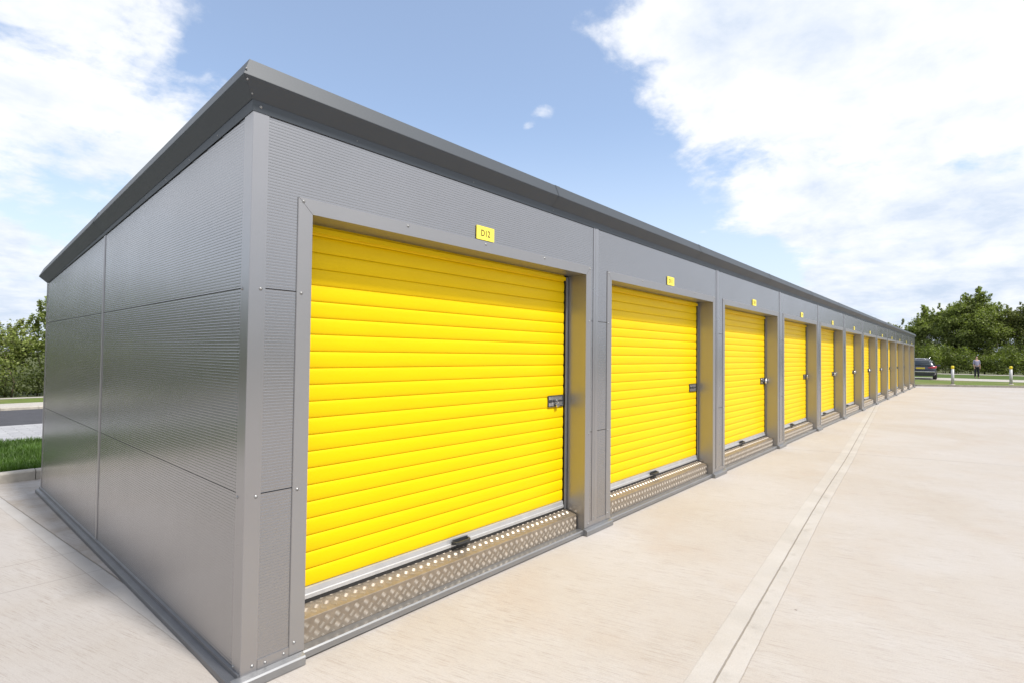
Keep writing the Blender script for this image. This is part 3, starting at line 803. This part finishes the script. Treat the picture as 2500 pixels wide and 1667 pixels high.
# ------------------------------------------------------------------ foliage
def leaf_cloud(name, blobs, n, size, m, parent, flat=0.0, shell=0.55, zmin=None, upb=0.25):
    """blobs: (cx,cy,cz,rx,ry,rz,weight) ; n leaves with size; quads bent along the middle"""
    B = np.array(blobs, float); w = B[:, 6]/B[:, 6].sum(); idx = RNG.choice(len(B), n, p=w)
    u = RNG.normal(size=(n, 3)); u /= np.linalg.norm(u, axis=1)[:, None]
    r = (shell+(1-shell)*RNG.random(n)**0.7)*(1+0.22*RNG.normal(size=n))
    C = B[idx, :3]+u*B[idx, 3:6]*r[:, None]
    if zmin is not None:
        C[:, 2] = np.maximum(C[:, 2], zmin+RNG.random(n)*0.3)
    nr = u*0.7+RNG.normal(size=(n, 3))*0.75; nr[:, 2] += upb; nr /= np.linalg.norm(nr, axis=1)[:, None]
    t = np.cross(nr, RNG.normal(size=(n, 3))); t /= np.linalg.norm(t, axis=1)[:, None]; b = np.cross(nr, t)
    s = size*RNG.uniform(0.6, 1.3, n)[:, None]
    V = np.empty((n, 4, 3))
    V[:, 0] = C-t*s; V[:, 1] = C+b*s*0.55+nr*s*0.12; V[:, 2] = C+t*s; V[:, 3] = C-b*s*0.55+nr*s*0.12
    me = bpy.data.meshes.new(name); me.vertices.add(n*4); me.vertices.foreach_set('co', V.ravel())
    me.loops.add(n*4); me.loops.foreach_set('vertex_index', np.arange(n*4, dtype=np.int32))
    me.polygons.add(n); me.polygons.foreach_set('loop_start', np.arange(n, dtype=np.int32)*4); me.polygons.foreach_set('loop_total', np.full(n, 4, np.int32))
    me.update(calc_edges=True)
    return place(name, me, m, parent)

def tree(loc, crown, trunk_h, r0, leafm, barkm, n, size, label, cat='tree', group=None, clump=1.0, seed=0, nm='broadleaf_tree', tw=26):
    """crown: list of big lobes (dx,dy,z,rx,ry,rz). Each lobe breaks up into clumps carried on limbs"""
    rg = np.random.default_rng(seed); root = empty(nm, loc)
    tag(root, label, cat, group)
    blobs = []; limbs = MB()
    top = Vector((0, 0, trunk_h))
    limbs.tube([(0, 0, -0.1), (0.03, 0.02, trunk_h*0.5), tuple(top)], [r0*1.25, r0, r0*0.8], 10)
    zt = max(c[2]+c[5]*0.6 for c in crown)
    lead = Vector((rg.normal()*0.3, rg.normal()*0.3, zt)); limbs.tube([tuple(top), tuple((top+lead)/2+Vector((0.1, -0.1, 0))), tuple(lead)], [r0*0.8, r0*0.45, r0*0.12], 8)
    for (dx, dy, z, rx, ry, rz) in crown:
        c = Vector((dx, dy, z)); st = Vector((0, 0, trunk_h*0.9+max(0, z-trunk_h)*0.25))
        mid = (st+c)/2+Vector((rg.normal()*0.2, rg.normal()*0.2, rg.normal()*0.15))
        limbs.tube([tuple(st), tuple(mid), tuple(c)], [r0*0.5, r0*0.33, r0*0.15], 7)
        for k in range(tw):
            u = rg.normal(size=3); u /= np.linalg.norm(u); q = 0.25+0.85*rg.random()
            p = c+Vector((u[0]*rx*q, u[1]*ry*q, u[2]*rz*q)); cr = clump*(0.30+0.50*rg.random())*min(1.3, (rx+rz)/2*0.6)
            blobs.append((p.x, p.y, p.z, cr*1.2, cr*1.2, cr*0.8, cr**2))
            if k % 3 == 0: limbs.tube([tuple(c), tuple((c+p)/2+Vector((0, 0, 0.08))), tuple(p)], [r0*0.14, r0*0.08, r0*0.03], 5)
        # twiggy leaders that break the outline
        for k in range(4):
            a = rg.uniform(0, 2*PI); p = c+Vector((math.cos(a)*rx*0.8, math.sin(a)*ry*0.8, rz*(0.6+0.5*rg.random())))
            for j in range(3):
                blobs.append((p.x+rg.normal()*0.08, p.y+rg.normal()*0.08, p.z+j*0.25, 0.13, 0.13, 0.2, 0.03))
    limbs.build('trunk', barkm, root)
    leaf_cloud('crown', blobs, n, size, leafm, root, shell=0.2)
    return root

# right-hand group (about 75 m away)
tree((76.0, -0.6, 0.05), [(0.2, 3.6, 4.4, 1.4, 1.2, 1.2), (0, 2.6, 5.6, 1.5, 1.2, 1.2), (0.5, 1.4, 6.4, 1.6, 1.2, 1.2), (0, 0.2, 6.7, 1.6, 1.2, 1.2), (0, -1.0, 7.3, 1.5, 1.0, 1.2), (0.1, -2.3, 7.6, 1.5, 1.1, 1.4), (0.3, -3.3, 6.6, 1.4, 0.9, 1.1),
      (-0.4, 0.6, 4.8, 1.9, 2.2, 1.7), (0, 2.8, 3.2, 1.5, 1.8, 1.4), (-0.3, -1.4, 4.6, 1.8, 1.7, 1.9), (0.0, -2.4, 9.0, 0.55, 0.4, 0.8), (0, -1.3, 8.3, 0.5, 0.4, 0.8), (0, 2.4, 7.2, 0.3, 0.3, 0.6), (0, -1.4, 2.8, 1.6, 2.2, 1.4), (0.2, -3.4, 4.6, 1.6, 1.2, 1.8), (0.3, 1.2, 2.6, 1.8, 2.0, 1.3)],
     2.4, 0.22, M['leafmid'], M['bark'], 110000, 0.095, 'tallest spreading leafy tree behind the parked car at the far end', seed=3, clump=1.15).scale = (1, 1, 0.91)
tree((77.5, -6.6, 0.05), [(0, 1.9, 5.2, 1.2, 0.9, 1.2), (0, 0.7, 5.6, 1.3, 1.0, 1.2), (0, -0.5, 6.1, 1.3, 1.0, 1.2), (0.2, -1.6, 7.0, 1.2, 0.8, 1.2), (0, -3.2, 6.2, 1.5, 1.5, 1.6), (0, -0.6, 4.2, 1.4, 1.9, 1.5), (0, -2.8, 4.0, 1.5, 1.7, 1.6), (0, -0.9, 7.2, 0.3, 0.3, 0.7), (0, 0.6, 3.0, 1.4, 1.9, 1.1)],
     2.4, 0.18, M['leafolive'], M['bark'], 60000, 0.095, 'leafy tree at the right edge, lower than the tallest tree beside it', seed=5, clump=1.1)
tree((79.0, 5.5, 0.0), [(0, 0, 4.2, 2.2, 2.2, 1.6), (0, 1.5, 3.4, 1.8, 1.8, 1.3), (0, -2, 3.0, 1.6, 1.6, 1.2)],
     1.8, 0.16, M['leafolive'], M['bark'], 16000, 0.105, 'lower olive green tree showing just above the far corner of the building', seed=8)

def hedge(name, x0, x1, y0, y1, zb, h, n, size, m, label, along='y', seed=1, kind=None, layers=3, jit=0.5, cat='hedge'):
    rg = np.random.default_rng(seed); root = empty(name, ((x0+x1)/2, (y0+y1)/2, zb)); tag(root, label, cat, kind=kind)
    L = (y1-y0) if along == 'y' else (x1-x0); T = (x1-x0) if along == 'y' else (y1-y0)
    blobs = []; k = int(L/0.55)+1; stems = MB()
    for i in range(k):
        s = -L/2+L*(i+0.5)/k
        for j in range(layers):
            hh = h*(1+0.18*math.sin(s*0.9+seed)+0.12*rg.normal())
            z = hh*(0.25+0.62*j/(max(1, layers-1))); t = rg.normal()*T*0.28
            r = jit*(0.75+0.6*rg.random())
            p = (t, s+rg.normal()*0.2, z) if along == 'y' else (s+rg.normal()*0.2, t, z)
            blobs.append((p[0], p[1], p[2], r*1.15, r*1.15, r*0.85, r*r))
        if i % 2 == 0:
            q = (0, s, 0) if along == 'y' else (s, 0, 0); stems.tube([(q[0], q[1], -0.1), (q[0]+0.1, q[1]+0.05, h*0.5), (q[0]-0.05, q[1]+0.1, h*0.85)], [0.04, 0.03, 0.012], 5)
    stems.build('stem', M['bark'], root)
    leaf_cloud('foliage', blobs, n, size, m, root, shell=0.5, zmin=0.02)
    return root
hedge('hedgerow', 71.0, 73.4, -20, 7.5, 0.05, 2.5, 46000, 0.085, M['leafhedge'], 'shrubby dark hedgerow along the far path under the trees', seed=2, layers=4, jit=0.55)
hedge('hedgerow', 73.8, 76.0, -20, 9.0, 0.05, 3.9, 32000, 0.11, M['leafdark'], 'taller dense thicket directly behind the far hedgerow', seed=4, layers=4, jit=0.8)

# left-hand group behind the road (about 28 m away)
zl = gz(28)
hedge('hedgerow', -60, 12, 27.2, 28.8, zl, 1.35, 90000, 0.060, M['leafdark'], 'low trimmed dark green hedge across the road at the left edge', along='x', seed=6, layers=3, jit=0.42)
hedge('hedgerow', -60, 12, 29.2, 31.2, zl, 2.35, 60000, 0.07, M['leafmid'], 'mixed taller shrubs behind the low hedge across the road', along='x', seed=9, layers=4, jit=0.6)
tree((3.9, 30.2, zl), [(0, 0, 2.6, 0.9, 0.9, 0.8), (0.2, 0.1, 3.9, 0.7, 0.7, 0.7), (0.2, 0, 4.95, 0.5, 0.5, 0.5), (-0.9, 0, 2.3, 0.8, 0.8, 0.7), (-0.3, 0.1, 3.3, 0.7, 0.7, 0.6)],
     1.6, 0.07, M['leafmid'], M['birchbark'], 11000, 0.055, 'slender pale barked tree rising above the hedge beside the end wall', seed=12, clump=0.75, tw=12, nm='birch_tree')
tree((1.9, 31.8, zl), [(0, 0, 1.9, 1.0, 0.9, 0.7), (0.9, 0, 2.2, 0.9, 0.9, 0.6), (-1.0, 0, 1.5, 0.9, 0.9, 0.5)],
     1.2, 0.08, M['leafolive'], M['bark'], 9000, 0.06, 'small rounded tree in the hedge at the left edge', seed=14, clump=0.9, tw=16)
# woods that stand behind the photographer and to the left; the cladding mirrors them
hedge('distant_woodland', -66, -60, -40, 40, gz(0), 4.6, 26000, 0.26, M['leafdark'], 'distant belt of trees beyond the yard to the left', along='y', seed=15, kind='stuff', layers=4, jit=1.3, cat='woodland')
hedge('distant_woodland', -60, 110, -66, -60, gz(0), 4.2, 36000, 0.26, M['leafdark'], 'distant belt of trees across the yard facing the shutters', along='x', seed=16, kind='stuff', layers=4, jit=1.3, cat='woodland')

hedge('distant_woodland', -60, -1.0, 33.5, 36.5, zl, 5.6, 34000, 0.17, M['leafdark'], 'tall belt of trees behind the hedge across the road, left of the picture', along='x', seed=21, kind='stuff', layers=5, jit=1.0, cat='woodland')

# ------------------------------------------------------------------ bollards
def bollard():
    root = empty('bollard')
    mb = MB(); mb.lathe([(0.001, 0.0), (0.074, 0.0), (0.072, 0.92), (0.001, 0.92)], 24); mb.build('post', M['white'], root)
    mb = MB(); mb.lathe([(0.001, 0.921), (0.0745, 0.921), (0.0745, 1.06), (0.068, 1.085), (0.045, 1.10), (0.001, 1.105)], 24); mb.build('cap', M['bolyel'], root)
    mb = MB(); mb.lathe([(0.077, 0.03), (0.12, 0.02), (0.135, -0.01), (0.135, -0.02)], 20); mb.build('base_collar', M['kerb'], root)
    return root
bo = bollard(); bo.location = (39.25, -1.54, 0.085)
tag(bo, 'white bollard with yellow cap nearer the parked car', 'bollard', 'yellow capped bollards behind the far kerb')
b2 = copy_tree(bo); b2.location = (42.95, -4.16, 0.085)
b2['label'] = 'white bollard with yellow cap at the right edge of the picture'

# ------------------------------------------------------------------ car (rear towards the camera)
def car():
    root = empty('parked_car')
    # local: +y = forward, x across, z up. Body lofted from cross-sections
    st = [ # y, half width, z bottom, z belt, z top, half width at top
        (-2.10, 0.74, 0.36, 0.72, 0.78, 0.66), (-2.04, 0.86, 0.28, 0.86, 0.98, 0.70), (-1.85, 0.90, 0.24, 0.93, 1.30, 0.62), (-1.55, 0.915, 0.22, 0.95, 1.50, 0.57),
        (-0.9, 0.925, 0.22, 0.94, 1.545, 0.56), (0.0, 0.925, 0.22, 0.92, 1.55, 0.56), (0.55, 0.925, 0.22, 0.91, 1.45, 0.57), (1.05, 0.92, 0.23, 0.93, 1.02, 0.74),
        (1.7, 0.90, 0.25, 0.86, 0.93, 0.70), (2.1, 0.84, 0.28, 0.74, 0.80, 0.66), (2.28, 0.70, 0.34, 0.60, 0.64, 0.56)]
    def sect(y, hw, zb, zbelt, zt, ht):
        half = [(hw*0.86, zb), (hw*0.985, zb+0.10), (hw, (zb+zbelt)*0.5), (hw*0.985, zbelt-0.05), (hw*0.93, zbelt), (ht+(hw*0.93-ht)*0.35, zbelt+(zt-zbelt)*0.6), (ht, zt-0.04), (ht*0.8, zt-0.005), (0.0, zt+0.012)]
        return [(x, y, z) for x, z in half]+[(-x, y, z) for x, z in reversed(half[:-1])]
    secs = [sect(*s) for s in st]; mb = MB(); i = 0
    for s in secs: mb.v += s
    n = len(secs[0])
    for k in range(len(secs)-1):
        for j in range(n):
            a = k*n; mb.f.append((a+j, a+(j+1) % n, a+n+(j+1) % n, a+n+j)); mb.sm.append(True)
    mb.f.append(tuple(range(n))); mb.sm.append(False); mb.f.append(tuple((len(secs)-1)*n+j for j in reversed(range(n)))); mb.sm.append(False)
    body = mb.build('body', M['carpaint'], root); md = body.modifiers.new('sub', 'SUBSURF'); md.levels = 1; md.render_levels = 2
    # rear window, follows the tailgate
    def rw(t, s): return ((0.66-0.10*t)*s*1.0, -2.045+0.33*t-0.03*(1-abs(s)), 0.99+0.40*t)
    mb = MB()
    for a in range(6):
        for b in range(10):
            t0, t1 = a/6, (a+1)/6; s0, s1 = -1+b/5, -1+(b+1)/5
            mb.quad(rw(t0, s0), rw(t0, s1), rw(t1, s1), rw(t1, s0), True)
    o = mb.build('rear_window', M['glass'], root, weld=True); md = o.modifiers.new('s', 'SOLIDIFY'); md.thickness = 0.02; md.offset = 1
    # side windows
    for s in (-1, 1):
        mb = MB(); ys = [-1.62, -0.95, -0.9, 0.0, 0.05, 0.78]
        for a, b in ((0, 1), (2, 3), (4, 5)):
            y0, y1 = ys[a], ys[b]; t1 = 1.40 if b < 5 else 1.12; t0 = 1.40 if a > 0 else 1.28
            mb.quad((s*0.905, y0, 0.97), (s*0.905, y1, 0.97), (s*(0.68 if b < 5 else 0.82), y1, t1), (s*0.68, y0, t0))
        o = mb.build('side_window', M['glass'], root); md = o.modifiers.new('s', 'SOLIDIFY'); md.thickness = 0.03; md.offset = 0
    # tail lights, wrapping the corner
    for s in (-1, 1):
        mb = MB(); pts = [(s*0.42, -2.085), (s*0.62, -2.085), (s*0.80, -2.02), (s*0.895, -1.86), (s*0.925, -1.70)]
        hz = [(0.84, 0.88), (0.80, 0.93), (0.79, 0.97), (0.82, 0.98), (0.90, 0.96)]
        for k in range(4):
            (x0, y0), (x1, y1) = pts[k], pts[k+1]
            mb.quad((x0, y0, hz[k][0]), (x1, y1, hz[k+1][0]), (x1, y1, hz[k+1][1]), (x0, y0, hz[k][1]), True)
        o = mb.build('tail_light', M['redlens'], root, weld=True); md = o.modifiers.new('s', 'SOLIDIFY'); md.thickness = 0.05; md.offset = 0
    mb = MB(); mb.box(-0.26, 0.26, -2.135, -2.115, 0.76, 0.875); mb.build('rear_number_plate', M['plate'], root)
    mb = MB(); mb.prism(rr(-0.80, 0.80, 0.25, 0.50, 0.06), lambda x, z: (x, -2.17, z), lambda x, z: (x, -1.95, z)); bevel(mb.build('rear_bumper', M['blackplastic'], root), 0.03, 3)
    mb = MB(); mb.prism(rr(-0.84, 0.84, 0.525, 0.60, 0.03), lambda x, z: (x, -2.165, z), lambda x, z: (x, -2.0, z)); bevel(mb.build('bumper_reflection', M['chrome'], root), 0.015, 2)  # bright strip added for the pale reflection along the bumper top
    for s in (-1, 1):
        mb = MB(); mb.prism(rr(-0.11, 0.11, -0.07, 0.07, 0.04), lambda x, z: (s*1.03+x, 0.62, 1.0+z), lambda x, z: (s*1.03+x*0.7, 0.74, 1.0+z*0.8)); bevel(mb.build('wing_mirror', M['carpaint'], root), 0.01, 2)
        mb = MB(); mb.tube([(s*0.50, -1.45, 1.56), (s*0.53, -1.1, 1.60), (s*0.53, 0.2, 1.61), (s*0.52, 0.5, 1.55)], 0.018, 6); mb.build('roof_rail', M['chrome'], root)
    for y in (-1.36, 1.36):
        for s in (-1, 1):
            w = MB(); w.lathe([(0.20, -0.11), (0.31, -0.115), (0.335, -0.09), (0.34, 0), (0.335, 0.09), (0.31, 0.115), (0.20, 0.11)], 28)
            o = w.build('wheel', M['tyre'], root); o.rotation_euler = (0, PI/2, 0); o.location = (s*0.81, y, 0.34)
            r = MB(); r.lathe([(0.001, 0.07*s), (0.06, 0.085*s), (0.07, 0.05*s), (0.19, 0.06*s), (0.215, 0.10*s)], 20); r.build('rim', M['galv'], o)
    mb = MB(); mb.tube([(-0.55, -1.97, 1.45), (0, -2.02, 1.47), (0.55, -1.97, 1.45)], [0.02, 0.03, 0.02], 6); mb.build('spoiler', M['carpaint'], root)
    return root
c = car(); c.location = (49.75, 0.55, 0.088); c.rotation_euler = (0, 0, math.radians(-90+2))
tag(c, 'dark navy hatchback seen from behind, parked beyond the far end of the building', 'car')

# ------------------------------------------------------------------ person
def skin_obj(name, verts, edges, radii, m, parent, sub=2, root=0):
    me = bpy.data.meshes.new(name); me.from_pydata(verts, edges, []); o = place(name, me, m, parent)
    sk = o.modifiers.new('skin', 'SKIN'); sk.use_smooth_shade = True
    for i, r in enumerate(radii):
        d = me.skin_vertices[0].data[i]; d.radius = r if isinstance(r, tuple) else (r, r); d.use_root = (i == root)
    sb = o.modifiers.new('sub', 'SUBSURF'); sb.levels = sub; sb.render_levels = sub
    return o
def person():
    root = empty('person')
    V = []; E = []; Rr = []
    def add(p, r, par=None):
        V.append(p); Rr.append(r); i = len(V)-1
        if par is not None: E.append((par, i))
        return i
    pel = add((0, 0, 0.96), (0.155, 0.115)); ab = add((0, -0.005, 1.10), (0.140, 0.105), pel); ch = add((0, 0.0, 1.28), (0.165, 0.115), ab)
    sh = add((0, 0.01, 1.42), (0.115, 0.085), ch); nk = add((0, 0.005, 1.50), (0.055, 0.058), sh); jaw = add((0, -0.005, 1.575), (0.068, 0.078), nk); hd = add((0, 0.0, 1.645), (0.078, 0.095), jaw); tp = add((0, 0.005, 1.715), (0.055, 0.07), hd)
    nose = add((0, -0.105, 1.62), (0.014, 0.014), hd)
    for s in (-1, 1):
        a = add((s*0.175, 0.01, 1.395), 0.060, sh); b = add((s*0.235, 0.015, 1.12), 0.043, a); w = add((s*0.215, -0.075, 0.90), 0.027, b); p = add((s*0.212, -0.095, 0.83), (0.036, 0.018), w)
        for k, (dx, L) in enumerate(((-0.026, 0.062), (-0.009, 0.07), (0.009, 0.066), (0.026, 0.052))):
            f1 = add((s*0.212+dx, -0.108, 0.785), 0.0095, p); f2 = add((s*0.212+dx, -0.106, 0.785-L*0.6), 0.0085, f1); add((s*0.212+dx, -0.095, 0.785-L), 0.007, f2)
        t1 = add((s*0.212-s*0.035, -0.125, 0.845), 0.011, p); add((s*0.212-s*0.042, -0.14, 0.80), 0.009, t1)
        h = add((s*0.095, 0, 0.90), (0.095, 0.10), pel); kn = add((s*0.115, -0.015, 0.50), 0.058, h); an = add((s*0.125, 0.02, 0.09), 0.038, kn); add((s*0.135, -0.15, 0.04), (0.042, 0.03), an)
    b = skin_obj('body', V, E, Rr, M['skin'], root)
    # shirt
    V2 = [(0, 0, 0.93), (0, -0.005, 1.10), (0, 0, 1.28), (0, 0.01, 1.43)]; E2 = [(0, 1), (1, 2), (2, 3)]; R2 = [(0.175, 0.135), (0.165, 0.125), (0.185, 0.135), (0.125, 0.10)]
    for s in (-1, 1):
        i = len(V2); V2 += [(s*0.18, 0.01, 1.40), (s*0.215, 0.012, 1.24), (s*0.238, 0.015, 1.10)]; E2 += [(3, i), (i, i+1), (i+1, i+2)]; R2 += [0.078, 0.068, 0.062]
    skin_obj('shirt', V2, E2, R2, M['shirt'], root)
    V3 = [(0, 0, 0.97)]; E3 = []; R3 = [(0.168, 0.128)]
    for s in (-1, 1):
        i = len(V3); V3 += [(s*0.095, 0, 0.88), (s*0.115, -0.012, 0.50), (s*0.127, 0.015, 0.08)]; E3 += [(0, i), (i, i+1), (i+1, i+2)]; R3 += [(0.112, 0.118), 0.082, 0.070]
    skin_obj('trousers', V3, E3, R3, M['trouser'], root)
    skin_obj('hair', [(0, 0.03, 1.62), (0, 0.022, 1.70), (0, -0.03, 1.735)], [(0, 1), (1, 2)], [(0.082, 0.075), (0.078, 0.085), (0.05, 0.04)], M['hair'], root)
    for s in (-1, 1):
        skin_obj('shoe', [(s*0.125, 0.05, 0.045), (s*0.135, -0.16, 0.03)], [(0, 1)], [(0.048, 0.045), (0.045, 0.03)], M['blackplastic'], root, 1)
        mb = MB(); mb.lathe([(0.001, -0.009), (0.008, -0.005), (0.010, 0), (0.008, 0.005), (0.001, 0.009)], 8, (s*0.032, -0.088, 1.655)); mb.build('eye', M['blackplastic'], root)
    return root
pn = person(); pn.scale = (0.86, 0.9, 1.0); pn.location = (55.5, -2.62, 0.092); pn.rotation_euler = (0, 0, math.radians(-68))
tag(pn, 'person in a pale lavender shirt and black trousers standing on the far grass', 'person')

# ------------------------------------------------------------------ light, sky
SUN_EL = 58.0; sd = Vector((0.10, -1.0, 0)).normalized()
sun_dir = Vector((sd.x*math.cos(math.radians(SUN_EL)), sd.y*math.cos(math.radians(SUN_EL)), math.sin(math.radians(SUN_EL))))
L = bpy.data.lights.new('sun', 'SUN'); L.energy = 3.0; L.angle = math.radians(5.0); L.color = (1.0, 0.955, 0.89)
lo = bpy.data.objects.new('sun', L); COL.objects.link(lo); lo.rotation_euler = (-sun_dir).to_track_quat('-Z', 'Y').to_euler(); lo.location = (0, -20, 30)

wd = bpy.data.worlds.new('World'); sc.world = wd; wd.use_nodes = True
nt = NT(wd.node_tree); bg = nt.n['Background']
sky = nt.node('ShaderNodeTexSky'); sky.sky_type = 'NISHITA'; sky.sun_disc = False
sky.sun_elevation = math.radians(SUN_EL); sky.sun_rotation = math.atan2(sd.x, sd.y) % (2*PI)
sky.altitude = 100; sky.air_density = 1.0; sky.dust_density = 1.2; sky.ozone_density = 1.4
tc = nt.node('ShaderNodeTexCoord').outputs['Generated']
sp = nt.node('ShaderNodeSeparateXYZ'); nt.l.new(tc, sp.inputs[0]); dx, dy, dz = sp.outputs
zz = nt.m('ADD', nt.m('MAXIMUM', dz, 0.0), 0.25)
px = nt.m('DIVIDE', dx, zz); py = nt.m('DIVIDE', dy, zz)
cv = nt.node('ShaderNodeCombineXYZ'); nt.l.new(px, cv.inputs[0]); nt.l.new(py, cv.inputs[1]); cv.inputs[2].default_value = 3.7
n1 = nt.noise(cv.outputs[0], 2.3, 10, 0.58, 0.25)
n2 = nt.noise(cv.outputs[0], 9.0, 8, 0.6, 0.15)
bR = nt.m('SUBTRACT', nt.m('ADD', 0.515, nt.m('MULTIPLY', nt.m('SUBTRACT', px, 1.1), 0.38)), py)
bR = nt.m('SUBTRACT', bR, nt.m('MULTIPLY', nt.m('MULTIPLY', nt.sstep(px, 1.75, 2.25), nt.sstep(py, 0.15, 0.6)), 0.45))
bR = nt.m('MULTIPLY', bR, 0.85)
bL = nt.m('MULTIPLY', nt.m('SUBTRACT', nt.m('SUBTRACT', py, nt.m('MULTIPLY', px, 1.25)), 0.82), 0.50)
bias = nt.m('MAXIMUM', nt.m('MINIMUM', bR, 0.15), nt.m('MINIMUM', bL, 0.10)); bias = nt.m('MAXIMUM', bias, -0.30)
def puff(x0, y0, rad, k):
    d = nt.m('SQRT', nt.m('ADD', nt.m('POWER', nt.m('SUBTRACT', px, x0), 2), nt.m('POWER', nt.m('SUBTRACT', py, y0), 2)))
    return nt.m('MULTIPLY', nt.m('SUBTRACT', 1.0, nt.sstep(d, 0.0, rad)), k)
bias = nt.m('ADD', bias, nt.m('ADD', puff(1.06, 0.845, 0.10, 0.375), puff(1.09, 0.92, 0.06, 0.29)))
den = nt.m('ADD', nt.m('ADD', nt.m('MULTIPLY', n1, 0.72), nt.m('MULTIPLY', n2, 0.28)), bias)
cov = nt.sstep(den, 0.465, 0.61)
lowhaze = nt.m('SUBTRACT', 1.0, nt.sstep(dz, 0.0, 0.42))
SKYK = 0.15
skyc = nt.mix(1.0, sky.outputs[0], (SKYK*10, SKYK*10, SKYK*10), 'MULTIPLY')
hz = nt.mix(nt.m('ADD', nt.m('MULTIPLY', lowhaze, 0.65), 0.17), skyc, (5.4, 6.05, 6.95))
n3 = nt.noise(cv.outputs[0], 1.7, 8, 0.62, 0.3); n4 = nt.noise(cv.outputs[0], 6.5, 6, 0.6, 0.2)
shade = nt.m('ADD', nt.m('ADD', nt.m('MULTIPLY', n3, 0.62), nt.m('MULTIPLY', n4, 0.38)), nt.m('MULTIPLY', nt.m('SUBTRACT', nt.sstep(dz, 0.02, 0.40), 0.62), 0.13))
cc = nt.ramp(shade, [(0.33, (4.3, 5.0, 6.1)), (0.44, (5.7, 6.1, 6.75)), (0.54, (6.75, 6.9, 7.2)), (0.70, (7.2, 7.25, 7.4))])
fin = nt.mix(nt.m('MULTIPLY', cov, 0.96), hz, cc)
nt.l.new(fin, bg.inputs[0]); bg.inputs[1].default_value = 0.1

# ------------------------------------------------------------------ camera
R_ = Vector((0.6591164740534777, -0.7519533140086212, 0.011475503595185371))
U_ = Vector((-0.025855238704608315, -0.007407722430539413, 0.9996382507086848))
F_ = Vector((0.7515962880847927, 0.659174741020804, 0.02432448431759819))
cam = bpy.data.cameras.new('camera'); co = bpy.data.objects.new('camera', cam); COL.objects.link(co)
mt = Matrix.Identity(4)
for i in range(3): mt[i][0] = R_[i]; mt[i][1] = U_[i]; mt[i][2] = -F_[i]
mt[0][3], mt[1][3], mt[2][3] = -1.0463869, -2.5599287, 1.54
co.matrix_world = mt
cam.sensor_width = 36; cam.lens = 1290.737/2500*36; cam.clip_start = 0.05; cam.clip_end = 3000
sc.camera = co
sc.view_settings.view_transform = 'Standard'; sc.view_settings.look = 'None'; sc.view_settings.gamma = 1
sc.view_settings.exposure = 0.61
sc.cycles.max_bounces = 6; sc.cycles.diffuse_bounces = 3; sc.cycles.glossy_bounces = 3; sc.cycles.transmission_bounces = 2
